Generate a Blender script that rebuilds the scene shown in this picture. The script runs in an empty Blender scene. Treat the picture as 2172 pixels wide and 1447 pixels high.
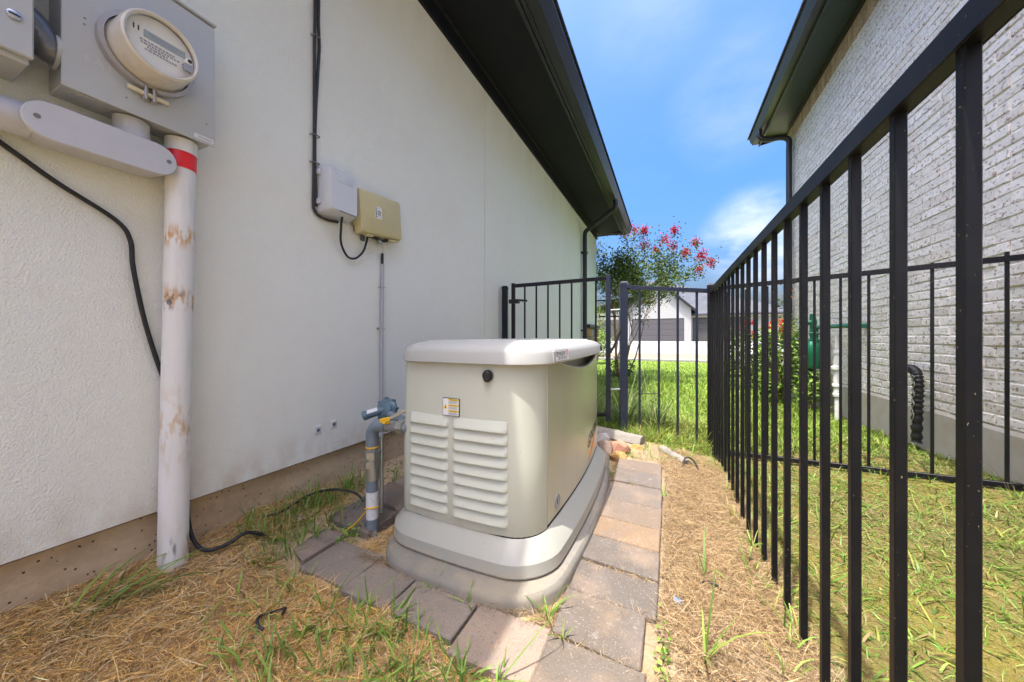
import bpy, bmesh, math, random
import numpy as np
from mathutils import Vector, Matrix

# ------------------------------------------------------------------ camera, sky, sun, exposure
scene = bpy.context.scene
COL = scene.collection
random.seed(7)
rng = np.random.default_rng(7)
CAM_Z = 0.80
YAW = math.atan(332 / 724.0)
cam_d = bpy.data.cameras.new('camera')
cam = bpy.data.objects.new('camera', cam_d)
COL.objects.link(cam)
cam.location = (0, 0, CAM_Z)
cam.rotation_euler = (math.pi / 2, 0, YAW)
cam_d.sensor_width = 36.0
cam_d.lens = 12.0
cam_d.shift_y = -9.5 / 2172.0
cam_d.clip_start = 0.02
cam_d.clip_end = 3000
scene.camera = cam

SUN_DIR = Vector((-0.105, -0.31, 1.0)).normalized()      # towards the sun
SUN_EL = math.asin(SUN_DIR.z)
SUN_AZ = math.atan2(SUN_DIR.x, SUN_DIR.y)
world = bpy.data.worlds.new('World')
scene.world = world
world.use_nodes = True
wn, wl = world.node_tree.nodes, world.node_tree.links
wn.clear()
w_out = wn.new('ShaderNodeOutputWorld')
w_bg = wn.new('ShaderNodeBackground')
w_bg.inputs['Strength'].default_value = 0.15
sky = wn.new('ShaderNodeTexSky')
sky.sky_type = 'NISHITA'
sky.sun_disc = False
sky.sun_elevation = SUN_EL
sky.sun_rotation = SUN_AZ
sky.altitude = 50
sky.air_density = 1.0
sky.dust_density = 10.0
sky.ozone_density = 6.0
tc = wn.new('ShaderNodeTexCoord')
cn = wn.new('ShaderNodeTexNoise')
cn.inputs['Scale'].default_value = 3.1
cn.inputs['Detail'].default_value = 9
cn.inputs['Roughness'].default_value = 0.58
cmap = wn.new('ShaderNodeMapping')
cmap.inputs['Scale'].default_value = (1.0, 1.0, 2.2)
cmap.inputs['Location'].default_value = (0.35, 0.12, 0.6)
wl.new(tc.outputs['Generated'], cmap.inputs['Vector'])
wl.new(cmap.outputs['Vector'], cn.inputs['Vector'])


def wmath(op, a, b=None, c=None, clamp=False):
    n = wn.new('ShaderNodeMath')
    n.operation = op
    n.use_clamp = clamp
    for i, v in enumerate((a, b, c)):
        if v is None:
            continue
        if isinstance(v, (int, float)):
            n.inputs[i].default_value = v
        else:
            wl.new(v, n.inputs[i])
    return n.outputs[0]


def cloud_bank(direction, inner, outer):
    n = wn.new('ShaderNodeVectorMath')
    n.operation = 'DOT_PRODUCT'
    wl.new(tc.outputs['Generated'], n.inputs[0])
    d = Vector(direction).normalized()
    n.inputs[1].default_value = d
    mr = wn.new('ShaderNodeMapRange')
    mr.interpolation_type = 'SMOOTHSTEP'
    mr.inputs['From Min'].default_value = math.cos(math.radians(outer))
    mr.inputs['From Max'].default_value = math.cos(math.radians(inner))
    wl.new(n.outputs['Value'], mr.inputs['Value'])
    return mr.outputs[0]


thin = wmath('MULTIPLY', wmath('SUBTRACT', cn.outputs['Fac'], 0.55, clamp=True), 0.18)
b1 = cloud_bank((0.235, 1.17, 0.26), 1.0, 8.5)
b2 = cloud_bank((0.17, 1.12, 0.655), 1.0, 9.0)
b3 = cloud_bank((-0.06, 1.05, 0.90), 1.0, 8.0)
puff = wmath('MULTIPLY', wmath('SUBTRACT', cn.outputs['Fac'], 0.36, clamp=True), 4.0, clamp=True)
cl = wmath('ADD', wmath('MULTIPLY', b1, wmath('MULTIPLY', puff, 0.85)), thin)
cl = wmath('ADD', cl, wmath('MULTIPLY', b2, wmath('MULTIPLY', puff, 0.12)))
cl = wmath('ADD', cl, wmath('MULTIPLY', b3, wmath('MULTIPLY', puff, 0.10)), clamp=True)
w_hs = wn.new('ShaderNodeHueSaturation')
w_hs.inputs['Saturation'].default_value = 1.48
w_hs.inputs['Hue'].default_value = 0.504
wl.new(sky.outputs['Color'], w_hs.inputs['Color'])
w_mix = wn.new('ShaderNodeMixRGB')
w_mix.inputs['Color2'].default_value = (3.0, 3.0, 3.05, 1)
wl.new(cl, w_mix.inputs['Fac'])
wl.new(w_hs.outputs['Color'], w_mix.inputs['Color1'])
wl.new(w_mix.outputs['Color'], w_bg.inputs['Color'])
wl.new(w_bg.outputs['Background'], w_out.inputs['Surface'])

sun_d = bpy.data.lights.new('sun', 'SUN')
sun_d.energy = 2.35
sun_d.angle = math.radians(0.53)
sun_d.color = (1.0, 0.95, 0.87)
sun = bpy.data.objects.new('sun', sun_d)
COL.objects.link(sun)
sun.location = (-3, -8, 30)
sun.rotation_euler = SUN_DIR.to_track_quat('Z', 'Y').to_euler()

scene.view_settings.view_transform = 'Standard'
scene.view_settings.look = 'None'
scene.view_settings.gamma = 1.0
scene.view_settings.exposure = 1.74
scene.render.engine = 'CYCLES'
scene.cycles.use_denoising = True
scene.cycles.max_bounces = 8
scene.cycles.diffuse_bounces = 5
scene.cycles.sample_clamp_indirect = 8

# ------------------------------------------------------------------ materials
MATS = {}


def mat(name, col, rough=0.6, metal=0.0, spec=0.5, mix=(), bump=None, translucent=0.0, objcol=False,
        attr=None, transmission=0.0, alpha=None, coat=0.0, specks=None, bands=()):
    """mix: list of (noise scale, colour, low, high, amount[, stretch]) laid over the base colour."""
    m = bpy.data.materials.new(name)
    m.use_nodes = True
    nt = m.node_tree
    N, L = nt.nodes, nt.links
    bs = N['Principled BSDF']
    bs.inputs['Roughness'].default_value = rough
    bs.inputs['Metallic'].default_value = metal
    bs.inputs['Specular IOR Level'].default_value = spec
    bs.inputs['Coat Weight'].default_value = coat
    bs.inputs['Transmission Weight'].default_value = transmission
    geo = N.new('ShaderNodeNewGeometry')
    pos = geo.outputs['Position']
    rgb = N.new('ShaderNodeRGB')
    rgb.outputs[0].default_value = (*col, 1)
    cur = rgb.outputs[0]
    if attr:
        a = N.new('ShaderNodeAttribute')
        a.attribute_name = attr
        cur = a.outputs['Color']
    if objcol:
        oi = N.new('ShaderNodeObjectInfo')
        cur = oi.outputs['Color']

    def noise(scale, stretch=None, detail=4, rough_=0.6):
        n = N.new('ShaderNodeTexNoise')
        n.inputs['Scale'].default_value = scale
        n.inputs['Detail'].default_value = detail
        n.inputs['Roughness'].default_value = rough_
        if stretch:
            mp = N.new('ShaderNodeMapping')
            mp.inputs['Scale'].default_value = stretch
            L.new(pos, mp.inputs['Vector'])
            L.new(mp.outputs[0], n.inputs['Vector'])
        else:
            L.new(pos, n.inputs['Vector'])
        return n.outputs['Fac']

    for it in mix:
        sc, c2, lo, hi, amt = it[:5]
        f = noise(sc, it[5] if len(it) > 5 else None)
        mr = N.new('ShaderNodeMapRange')
        mr.inputs['From Min'].default_value = lo
        mr.inputs['From Max'].default_value = hi
        mr.inputs['To Max'].default_value = amt
        L.new(f, mr.inputs['Value'])
        mx = N.new('ShaderNodeMixRGB')
        mx.inputs['Color2'].default_value = (*c2, 1)
        L.new(mr.outputs[0], mx.inputs['Fac'])
        L.new(cur, mx.inputs['Color1'])
        cur = mx.outputs[0]
    for (zc, zh, c2, nsc, lo, hi, amt, stretch) in bands:
        sx_ = N.new('ShaderNodeSeparateXYZ')
        L.new(pos, sx_.inputs[0])
        d_ = N.new('ShaderNodeMath')
        d_.operation = 'SUBTRACT'
        d_.inputs[1].default_value = zc
        L.new(sx_.outputs['Z'], d_.inputs[0])
        ab_ = N.new('ShaderNodeMath')
        ab_.operation = 'ABSOLUTE'
        L.new(d_.outputs[0], ab_.inputs[0])
        b_ = N.new('ShaderNodeMapRange')
        b_.interpolation_type = 'SMOOTHSTEP'
        b_.inputs['From Min'].default_value = 0.0
        b_.inputs['From Max'].default_value = zh
        b_.inputs['To Min'].default_value = 1.0
        b_.inputs['To Max'].default_value = 0.0
        L.new(ab_.outputs[0], b_.inputs['Value'])
        mr = N.new('ShaderNodeMapRange')
        mr.inputs['From Min'].default_value = lo
        mr.inputs['From Max'].default_value = hi
        mr.inputs['To Max'].default_value = amt
        L.new(noise(nsc, stretch), mr.inputs['Value'])
        mu = N.new('ShaderNodeMath')
        mu.operation = 'MULTIPLY'
        L.new(b_.outputs[0], mu.inputs[0])
        L.new(mr.outputs[0], mu.inputs[1])
        mx = N.new('ShaderNodeMixRGB')
        mx.inputs['Color2'].default_value = (*c2, 1)
        L.new(mu.outputs[0], mx.inputs['Fac'])
        L.new(cur, mx.inputs['Color1'])
        cur = mx.outputs[0]
    if specks:
        sc, c2, thr, str_ = specks
        v = N.new('ShaderNodeTexVoronoi')
        v.inputs['Scale'].default_value = sc
        if str_:
            mp = N.new('ShaderNodeMapping')
            mp.inputs['Scale'].default_value = str_
            L.new(pos, mp.inputs['Vector'])
            L.new(mp.outputs[0], v.inputs['Vector'])
        else:
            L.new(pos, v.inputs['Vector'])
        lt = N.new('ShaderNodeMath')
        lt.operation = 'LESS_THAN'
        lt.inputs[1].default_value = thr
        L.new(v.outputs['Distance'], lt.inputs[0])
        mx = N.new('ShaderNodeMixRGB')
        mx.inputs['Color2'].default_value = (*c2, 1)
        L.new(lt.outputs[0], mx.inputs['Fac'])
        L.new(cur, mx.inputs['Color1'])
        cur = mx.outputs[0]
    L.new(cur, bs.inputs['Base Color'])
    if bump:
        last = None
        for sc, st, di in bump:
            b = N.new('ShaderNodeBump')
            b.inputs['Strength'].default_value = st
            b.inputs['Distance'].default_value = di
            L.new(noise(sc, detail=3), b.inputs['Height'])
            if last:
                L.new(last, b.inputs['Normal'])
            last = b.outputs[0]
        L.new(last, bs.inputs['Normal'])
    if translucent:
        tr = N.new('ShaderNodeBsdfTranslucent')
        L.new(cur, tr.inputs['Color'])
        ms = N.new('ShaderNodeMixShader')
        ms.inputs[0].default_value = translucent
        L.new(bs.outputs[0], ms.inputs[1])
        L.new(tr.outputs[0], ms.inputs[2])
        L.new(ms.outputs[0], N['Material Output'].inputs['Surface'])
    MATS[name] = m
    return m


mat('stucco', (0.85, 0.865, 0.79), 0.92, spec=0.2, mix=[(1.3, (0.80, 0.76, 0.69), 0.45, 0.8, 0.45), (14, (0.80, 0.77, 0.71), 0.5, 0.8, 0.3)],
    bump=[(210, 0.9, 0.005), (80, 0.30, 0.005)],
    bands=[(0.20, 0.20, (0.50, 0.37, 0.23), 11, 0.38, 0.66, 0.5, (1, 1, 0.6)), (0.22, 0.5, (0.66, 0.58, 0.48), 5, 0.4, 0.75, 0.25, (1, 1, 0.3)), (3.05, 0.5, (0.72, 0.63, 0.48), 4, 0.3, 0.7, 0.45, (1, 1, 0.25))])
mat('stucco_far', (0.72, 0.70, 0.66), 0.92, spec=0.2, mix=[(1.3, (0.64, 0.60, 0.54), 0.45, 0.8, 0.4)], bump=[(60, 0.3, 0.004)])
mat('slab_concrete', (0.52, 0.39, 0.25), 0.95, spec=0.2, mix=[(5, (0.33, 0.24, 0.14), 0.4, 0.7, 0.7, (1, 1, 2)), (30, (0.60, 0.45, 0.29), 0.5, 0.75, 0.5), (2.2, (0.5, 0.30, 0.15), 0.55, 0.8, 0.5)],
    bump=[(25, 0.4, 0.01), (160, 0.3, 0.003)], specks=(45, (0.06, 0.045, 0.03), 0.13, (1, 1, 1)))
mat('grey_concrete', (0.225, 0.21, 0.18), 0.9, spec=0.25, mix=[(8, (0.17, 0.165, 0.155), 0.42, 0.7, 0.7), (40, (0.34, 0.28, 0.19), 0.55, 0.8, 0.5), (3.5, (0.40, 0.32, 0.20), 0.48, 0.72, 0.6)],
    bump=[(60, 0.35, 0.004), (220, 0.25, 0.002)])
mat('foundation_grey', (0.42, 0.40, 0.36), 0.95, spec=0.2, mix=[(4, (0.34, 0.29, 0.21), 0.4, 0.7, 0.7)], bump=[(40, 0.3, 0.005)])
mat('drive', (0.255, 0.25, 0.235), 0.9, spec=0.2, mix=[(0.6, (0.23, 0.222, 0.205), 0.4, 0.7, 0.5)])
mat('walk_tan', (0.24, 0.185, 0.13), 0.9, spec=0.2, mix=[(0.8, (0.21, 0.17, 0.13), 0.4, 0.7, 0.5)])
mat('black_trim', (0.014, 0.0145, 0.016), 0.42, spec=0.5, mix=[(6, (0.035, 0.03, 0.026), 0.5, 0.8, 0.5)])
mat('soffit_black', (0.009, 0.0095, 0.0145), 0.6, spec=0.22, mix=[(3, (0.016, 0.0155, 0.019), 0.5, 0.8, 0.5)])
mat('gutter_dark', (0.022, 0.022, 0.026), 0.34, spec=0.5, mix=[(9, (0.04, 0.037, 0.034), 0.5, 0.8, 0.5)])
mat('gutter_green', (0.012, 0.024, 0.024), 0.4, spec=0.5)
mat('shingle', (0.075, 0.08, 0.09), 0.95, spec=0.2, mix=[(14, (0.15, 0.16, 0.18), 0.45, 0.7, 0.8), (1.2, (0.05, 0.055, 0.07), 0.4, 0.7, 0.5)], bump=[(30, 0.5, 0.01)])
mat('shingle_tan', (0.30, 0.26, 0.2), 0.95, mix=[(12, (0.2, 0.17, 0.13), 0.45, 0.7, 0.8)])
mat('fence_black', (0.0045, 0.005, 0.0075), 0.42, spec=0.28, mix=[(22, (0.010, 0.009, 0.009), 0.5, 0.75, 0.6), (210, (0.34, 0.27, 0.18), 0.685, 0.705, 0.8, (1, 1, 0.45)), (3.0, (0.020, 0.018, 0.016), 0.5, 0.75, 0.5)],
    specks=None, bump=[(300, 0.12, 0.001)])
mat('fence_blue', (0.012, 0.018, 0.040), 0.33, spec=0.55, mix=[(18, (0.035, 0.032, 0.035), 0.5, 0.75, 0.4)], specks=(30, (0.35, 0.3, 0.24), 0.06, (1, 1, 0.5)))
mat('brick_white', (0.62, 0.59, 0.56), 0.92, spec=0.2, objcol=True,
    mix=[(30, (0.22, 0.13, 0.10), 0.55, 0.64, 0.85, (1, 1, 1.4)), (9, (0.78, 0.74, 0.70), 0.5, 0.7, 0.35), (85, (0.26, 0.16, 0.12), 0.62, 0.72, 0.5), (3, (0.50, 0.36, 0.24), 0.62, 0.8, 0.25)],
    bump=[(28, 0.7, 0.008), (120, 0.4, 0.003)])
mat('brick_rest', (0.60, 0.57, 0.54), 0.92, spec=0.2, attr='Col',
    mix=[(30, (0.22, 0.13, 0.10), 0.55, 0.64, 0.85, (1, 1, 1.4)), (9, (0.78, 0.74, 0.70), 0.5, 0.7, 0.35), (85, (0.26, 0.16, 0.12), 0.62, 0.72, 0.5), (3, (0.50, 0.36, 0.24), 0.62, 0.8, 0.25)],
    bump=[(28, 0.7, 0.008), (120, 0.4, 0.003)])
mat('mortar', (0.80, 0.76, 0.71), 0.95, spec=0.15, mix=[(20, (0.62, 0.56, 0.50), 0.5, 0.75, 0.5)], bump=[(150, 0.4, 0.003)])
mat('meter_grey', (0.46, 0.48, 0.49), 0.5, spec=0.4, mix=[(7, (0.50, 0.50, 0.49), 0.45, 0.7, 0.5), (60, (0.42, 0.42, 0.41), 0.6, 0.75, 0.4)], bump=[(500, 0.05, 0.0005)])
mat('pvc_grey', (0.54, 0.54, 0.57), 0.45, spec=0.4, mix=[(12, (0.49, 0.49, 0.50), 0.45, 0.7, 0.5)])
mat('pvc_white', (0.74, 0.725, 0.69), 0.5, spec=0.4, mix=[(11, (0.62, 0.50, 0.34), 0.60, 0.75, 0.5, (1, 1, 0.3)), (50, (0.60, 0.58, 0.54), 0.5, 0.7, 0.5, (1, 1, 0.1))],
    bands=[(1.125, 0.055, (0.55, 0.30, 0.09), 60, 0.46, 0.56, 0.95, (1, 1, 0.25)), (0.925, 0.06, (0.52, 0.29, 0.10), 50, 0.48, 0.58, 0.9, (1, 1, 0.25)), (0.915, 0.045, (0.10, 0.09, 0.09), 45, 0.54, 0.60, 0.9, (1, 1, 0.4)),
           (0.50, 0.17, (0.55, 0.33, 0.14), 34, 0.50, 0.62, 0.8, (1, 1, 0.35)), (0.05, 0.14, (0.50, 0.38, 0.24), 20, 0.4, 0.65, 0.7, (1, 1, 0.5)), (0.12, 0.06, (0.16, 0.15, 0.15), 30, 0.55, 0.63, 0.8, (1, 1, 0.3))],
    bump=[(160, 0.1, 0.001)])
mat('pvc_plain', (0.62, 0.62, 0.60), 0.5, mix=[(30, (0.5, 0.48, 0.44), 0.5, 0.75, 0.5)])
mat('red_tape', (0.80, 0.012, 0.016), 0.35)
mat('conduit_metal', (0.35, 0.37, 0.41), 0.4, metal=0.6)
mat('flex_metal', (0.17, 0.18, 0.20), 0.35, metal=0.5, mix=[(40, (0.4, 0.42, 0.46), 0.55, 0.7, 0.6)])
mat('meter_ring', (0.46, 0.45, 0.45), 0.45, metal=0.5, mix=[(20, (0.38, 0.32, 0.28), 0.5, 0.75, 0.6)])
mat('meter_cover', (0.64, 0.60, 0.53), 0.25, spec=0.5, coat=0.3, mix=[(25, (0.45, 0.41, 0.36), 0.5, 0.75, 0.5)])
mat('meter_face', (0.78, 0.76, 0.68), 0.4)
mat('meter_glass', (0.95, 0.94, 0.90), 0.08, transmission=1.0)
_g = MATS['meter_glass']
_nt = _g.node_tree
_t = _nt.nodes.new('ShaderNodeBsdfTransparent')
_gl = _nt.nodes.new('ShaderNodeBsdfGlossy')
_gl.inputs['Roughness'].default_value = 0.05
_mx = _nt.nodes.new('ShaderNodeMixShader')
_mx.inputs[0].default_value = 0.07
_nt.links.new(_t.outputs[0], _mx.inputs[1])
_nt.links.new(_gl.outputs[0], _mx.inputs[2])
_nt.links.new(_mx.outputs[0], _nt.nodes['Material Output'].inputs['Surface'])
mat('lcd', (0.30, 0.36, 0.36), 0.3)
mat('ink', (0.02, 0.02, 0.022), 0.8, spec=0.05)
mat('ink_grey', (0.28, 0.28, 0.30), 0.6)
mat('ink_red', (0.55, 0.03, 0.04), 0.5)
mat('paper', (0.75, 0.75, 0.76), 0.4)
mat('yellow_print', (0.80, 0.58, 0.05), 0.4)
mat('orange_print', (0.70, 0.22, 0.015), 0.8, spec=0.05)
mat('pin_cream', (0.72, 0.66, 0.50), 0.4)
mat('lock_metal', (0.5, 0.5, 0.52), 0.25, metal=0.9)
mat('rubber', (0.012, 0.012, 0.014), 0.55, mix=[(60, (0.05, 0.045, 0.04), 0.55, 0.75, 0.5)])
mat('cable_grey', (0.035, 0.034, 0.036), 0.6)
mat('box_grey', (0.62, 0.645, 0.68), 0.45, spec=0.35, mix=[(20, (0.57, 0.59, 0.61), 0.5, 0.7, 0.5)])
mat('box_tan', (0.60, 0.53, 0.29), 0.5, spec=0.35, mix=[(15, (0.52, 0.46, 0.26), 0.5, 0.75, 0.5)])
mat('box_dark', (0.16, 0.17, 0.16), 0.6)
mat('conduit_paint', (0.42, 0.43, 0.45), 0.5)
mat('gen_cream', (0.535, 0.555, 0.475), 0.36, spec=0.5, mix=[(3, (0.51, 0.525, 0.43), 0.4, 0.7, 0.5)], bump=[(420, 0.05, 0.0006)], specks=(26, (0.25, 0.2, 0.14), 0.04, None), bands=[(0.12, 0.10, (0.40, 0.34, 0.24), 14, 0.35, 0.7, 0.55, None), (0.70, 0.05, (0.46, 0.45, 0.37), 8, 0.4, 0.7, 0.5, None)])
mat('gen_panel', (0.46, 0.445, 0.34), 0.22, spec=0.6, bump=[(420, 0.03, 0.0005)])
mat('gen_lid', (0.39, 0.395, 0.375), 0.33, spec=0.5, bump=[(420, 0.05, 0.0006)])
mat('gen_base', (0.35, 0.35, 0.31), 0.4, spec=0.5, mix=[(10, (0.42, 0.38, 0.30), 0.55, 0.8, 0.5)], bump=[(420, 0.05, 0.0006)], specks=(22, (0.2, 0.16, 0.1), 0.035, None), bands=[(0.02, 0.045, (0.46, 0.37, 0.25), 18, 0.3, 0.65, 0.75, None)])
mat('gap_dark', (0.03, 0.028, 0.024), 0.9)
mat('gas_grey', (0.16, 0.20, 0.235), 0.42, spec=0.5, mix=[(40, (0.23, 0.24, 0.24), 0.5, 0.75, 0.6)])
mat('gas_blue', (0.085, 0.145, 0.185), 0.4, spec=0.5, mix=[(40, (0.14, 0.18, 0.2), 0.5, 0.75, 0.5)])
mat('zinc', (0.45, 0.46, 0.43), 0.4, metal=0.8, mix=[(60, (0.32, 0.30, 0.24), 0.5, 0.75, 0.6)])
mat('pipe_dirty', (0.26, 0.27, 0.27), 0.6, metal=0.2, mix=[(45, (0.25, 0.18, 0.11), 0.5, 0.7, 0.7)])
mat('sleeve_white', (0.66, 0.66, 0.65), 0.6, mix=[(70, (0.4, 0.4, 0.38), 0.58, 0.7, 0.7, (1, 1, 0.3))])
mat('yellow_paint', (0.80, 0.46, 0.02), 0.4)
mat('paver', (0.3, 0.25, 0.22), 0.92, spec=0.2, objcol=True,
    mix=[(7, (0.16, 0.14, 0.13), 0.45, 0.65, 0.45), (5, (0.30, 0.215, 0.145), 0.48, 0.7, 0.5), (200, (0.36, 0.31, 0.27), 0.58, 0.68, 0.6), (130, (0.13, 0.11, 0.10), 0.58, 0.68, 0.65), (26, (0.42, 0.40, 0.38), 0.62, 0.74, 0.30)],
    bump=[(140, 0.7, 0.004), (40, 0.35, 0.004)])
mat('ground', (0.3, 0.22, 0.13), 0.98, spec=0.1, attr='Col',
    mix=[(30, (0.16, 0.11, 0.06), 0.5, 0.75, 0.4), (120, (0.5, 0.42, 0.3), 0.55, 0.75, 0.3)], bump=[(55, 0.6, 0.012), (250, 0.4, 0.004)])
mat('thatch', (0.4, 0.28, 0.14), 0.75, spec=0.25, attr='Col', translucent=0.12)
mat('blade', (0.1, 0.2, 0.03), 0.5, spec=0.35, attr='Col', translucent=0.3)
mat('leaf', (0.05, 0.09, 0.02), 0.6, spec=0.2, attr='Col', translucent=0.25)
mat('petal', (0.62, 0.03, 0.07), 0.6, attr='Col', translucent=0.35)
mat('bark', (0.24, 0.17, 0.12), 0.9, mix=[(30, (0.14, 0.09, 0.06), 0.45, 0.7, 0.7, (1, 1, 0.3))], bump=[(50, 0.5, 0.006)])
mat('old_timber', (0.22, 0.205, 0.18), 0.9, mix=[(14, (0.15, 0.13, 0.11), 0.5, 0.72, 0.8, (0.25, 1, 1)), (50, (0.32, 0.30, 0.27), 0.5, 0.7, 0.5, (0.2, 1, 1))], bump=[(40, 0.6, 0.006)])
mat('rock_red', (0.42, 0.21, 0.14), 0.9, mix=[(20, (0.30, 0.17, 0.12), 0.45, 0.7, 0.6)], bump=[(45, 0.5, 0.006)])
mat('rock_ochre', (0.44, 0.26, 0.09), 0.9, mix=[(20, (0.26, 0.13, 0.05), 0.45, 0.7, 0.6)], bump=[(45, 0.5, 0.006)])
mat('rock_brown', (0.20, 0.145, 0.12), 0.9, mix=[(20, (0.32, 0.24, 0.2), 0.5, 0.7, 0.6)], bump=[(45, 0.5, 0.006)])
mat('rock_grey', (0.36, 0.36, 0.36), 0.9, mix=[(18, (0.24, 0.235, 0.23), 0.45, 0.7, 0.7)], bump=[(45, 0.5, 0.006)])
mat('wood_stake', (0.30, 0.17, 0.08), 0.8)
mat('far_white', (0.35, 0.345, 0.335), 0.9, mix=[(3, (0.30, 0.29, 0.28), 0.5, 0.7, 0.5, (1, 1, 3)), (11, (0.28, 0.265, 0.25), 0.58, 0.72, 0.5, (1, 1, 3))], bump=[(15, 0.3, 0.01)])
mat('garage_door', (0.075, 0.068, 0.072), 0.55)
mat('cream_trim', (0.66, 0.58, 0.42), 0.7)
mat('gas_green', (0.008, 0.125, 0.065), 0.35, spec=0.5)
mat('teal', (0.05, 0.22, 0.24), 0.5)
mat('blue_cap', (0.10, 0.25, 0.50), 0.5)
mat('steel_clip', (0.5, 0.5, 0.5), 0.4, metal=0.8)

# ------------------------------------------------------------------ mesh helpers
ORG = {}


def mesh_obj(name, verts, faces, material, parent=None, org=None, smooth=None, cols=None, bevel=0.0, bevel_seg=1):
    """One mesh object. verts are world coordinates; the origin is org (default: the parent's origin)."""
    if org is None:
        org = ORG[parent.name] if parent is not None else (0, 0, 0)
    org = np.asarray(org, float)
    me = bpy.data.meshes.new(name)
    v = np.asarray(verts, float) - org
    if isinstance(faces, np.ndarray):
        nf, k = faces.shape
        me.vertices.add(len(v))
        me.vertices.foreach_set('co', v.astype(np.float32).ravel())
        me.loops.add(nf * k)
        me.loops.foreach_set('vertex_index', faces.astype(np.int32).ravel())
        me.polygons.add(nf)
        me.polygons.foreach_set('loop_start', np.arange(0, nf * k, k, dtype=np.int32))
        me.polygons.foreach_set('loop_total', np.full(nf, k, dtype=np.int32))
        me.update(calc_edges=True)
    else:
        me.from_pydata([tuple(p) for p in v], [], faces)
    if cols is not None:
        a = me.color_attributes.new('Col', 'FLOAT_COLOR', 'POINT')
        c4 = np.ones((len(v), 4), np.float32)
        c4[:, :3] = cols
        a.data.foreach_set('color', c4.ravel())
    if bevel > 0 or not isinstance(faces, np.ndarray):
        bm = bmesh.new()
        bm.from_mesh(me)
        bmesh.ops.recalc_face_normals(bm, faces=bm.faces)
        if bevel > 0:
            ed = [e for e in bm.edges if len(e.link_faces) == 2 and e.calc_face_angle(0) > 0.6]
            bmesh.ops.bevel(bm, geom=ed, offset=bevel, offset_type='OFFSET', segments=bevel_seg, affect='EDGES', profile=0.5, clamp_overlap=True)
        bm.to_mesh(me)
        bm.free()
    if smooth is not None:
        me.polygons.foreach_set('use_smooth', np.ones(len(me.polygons), dtype=bool))
        me.set_sharp_from_angle(angle=math.radians(smooth))
    me.materials.append(MATS[material])
    return link(name, me, parent, org)


def link(name, data, parent=None, org=(0, 0, 0)):
    o = bpy.data.objects.new(name, data)
    COL.objects.link(o)
    org = np.asarray(org, float)
    if parent is not None:
        o.parent = parent
        o.location = org - ORG[parent.name]
    else:
        o.location = org
    ORG[o.name] = org
    return o


def tag(o, label, cat=None, group=None, kind=None):
    if label:
        o['label'] = label
    if cat:
        o['category'] = cat
    if group:
        o['group'] = group
    if kind:
        o['kind'] = kind
    return o


def thing(name, label, cat, loc, group=None):
    return tag(link(name, None, None, loc), label, cat, group)


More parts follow.
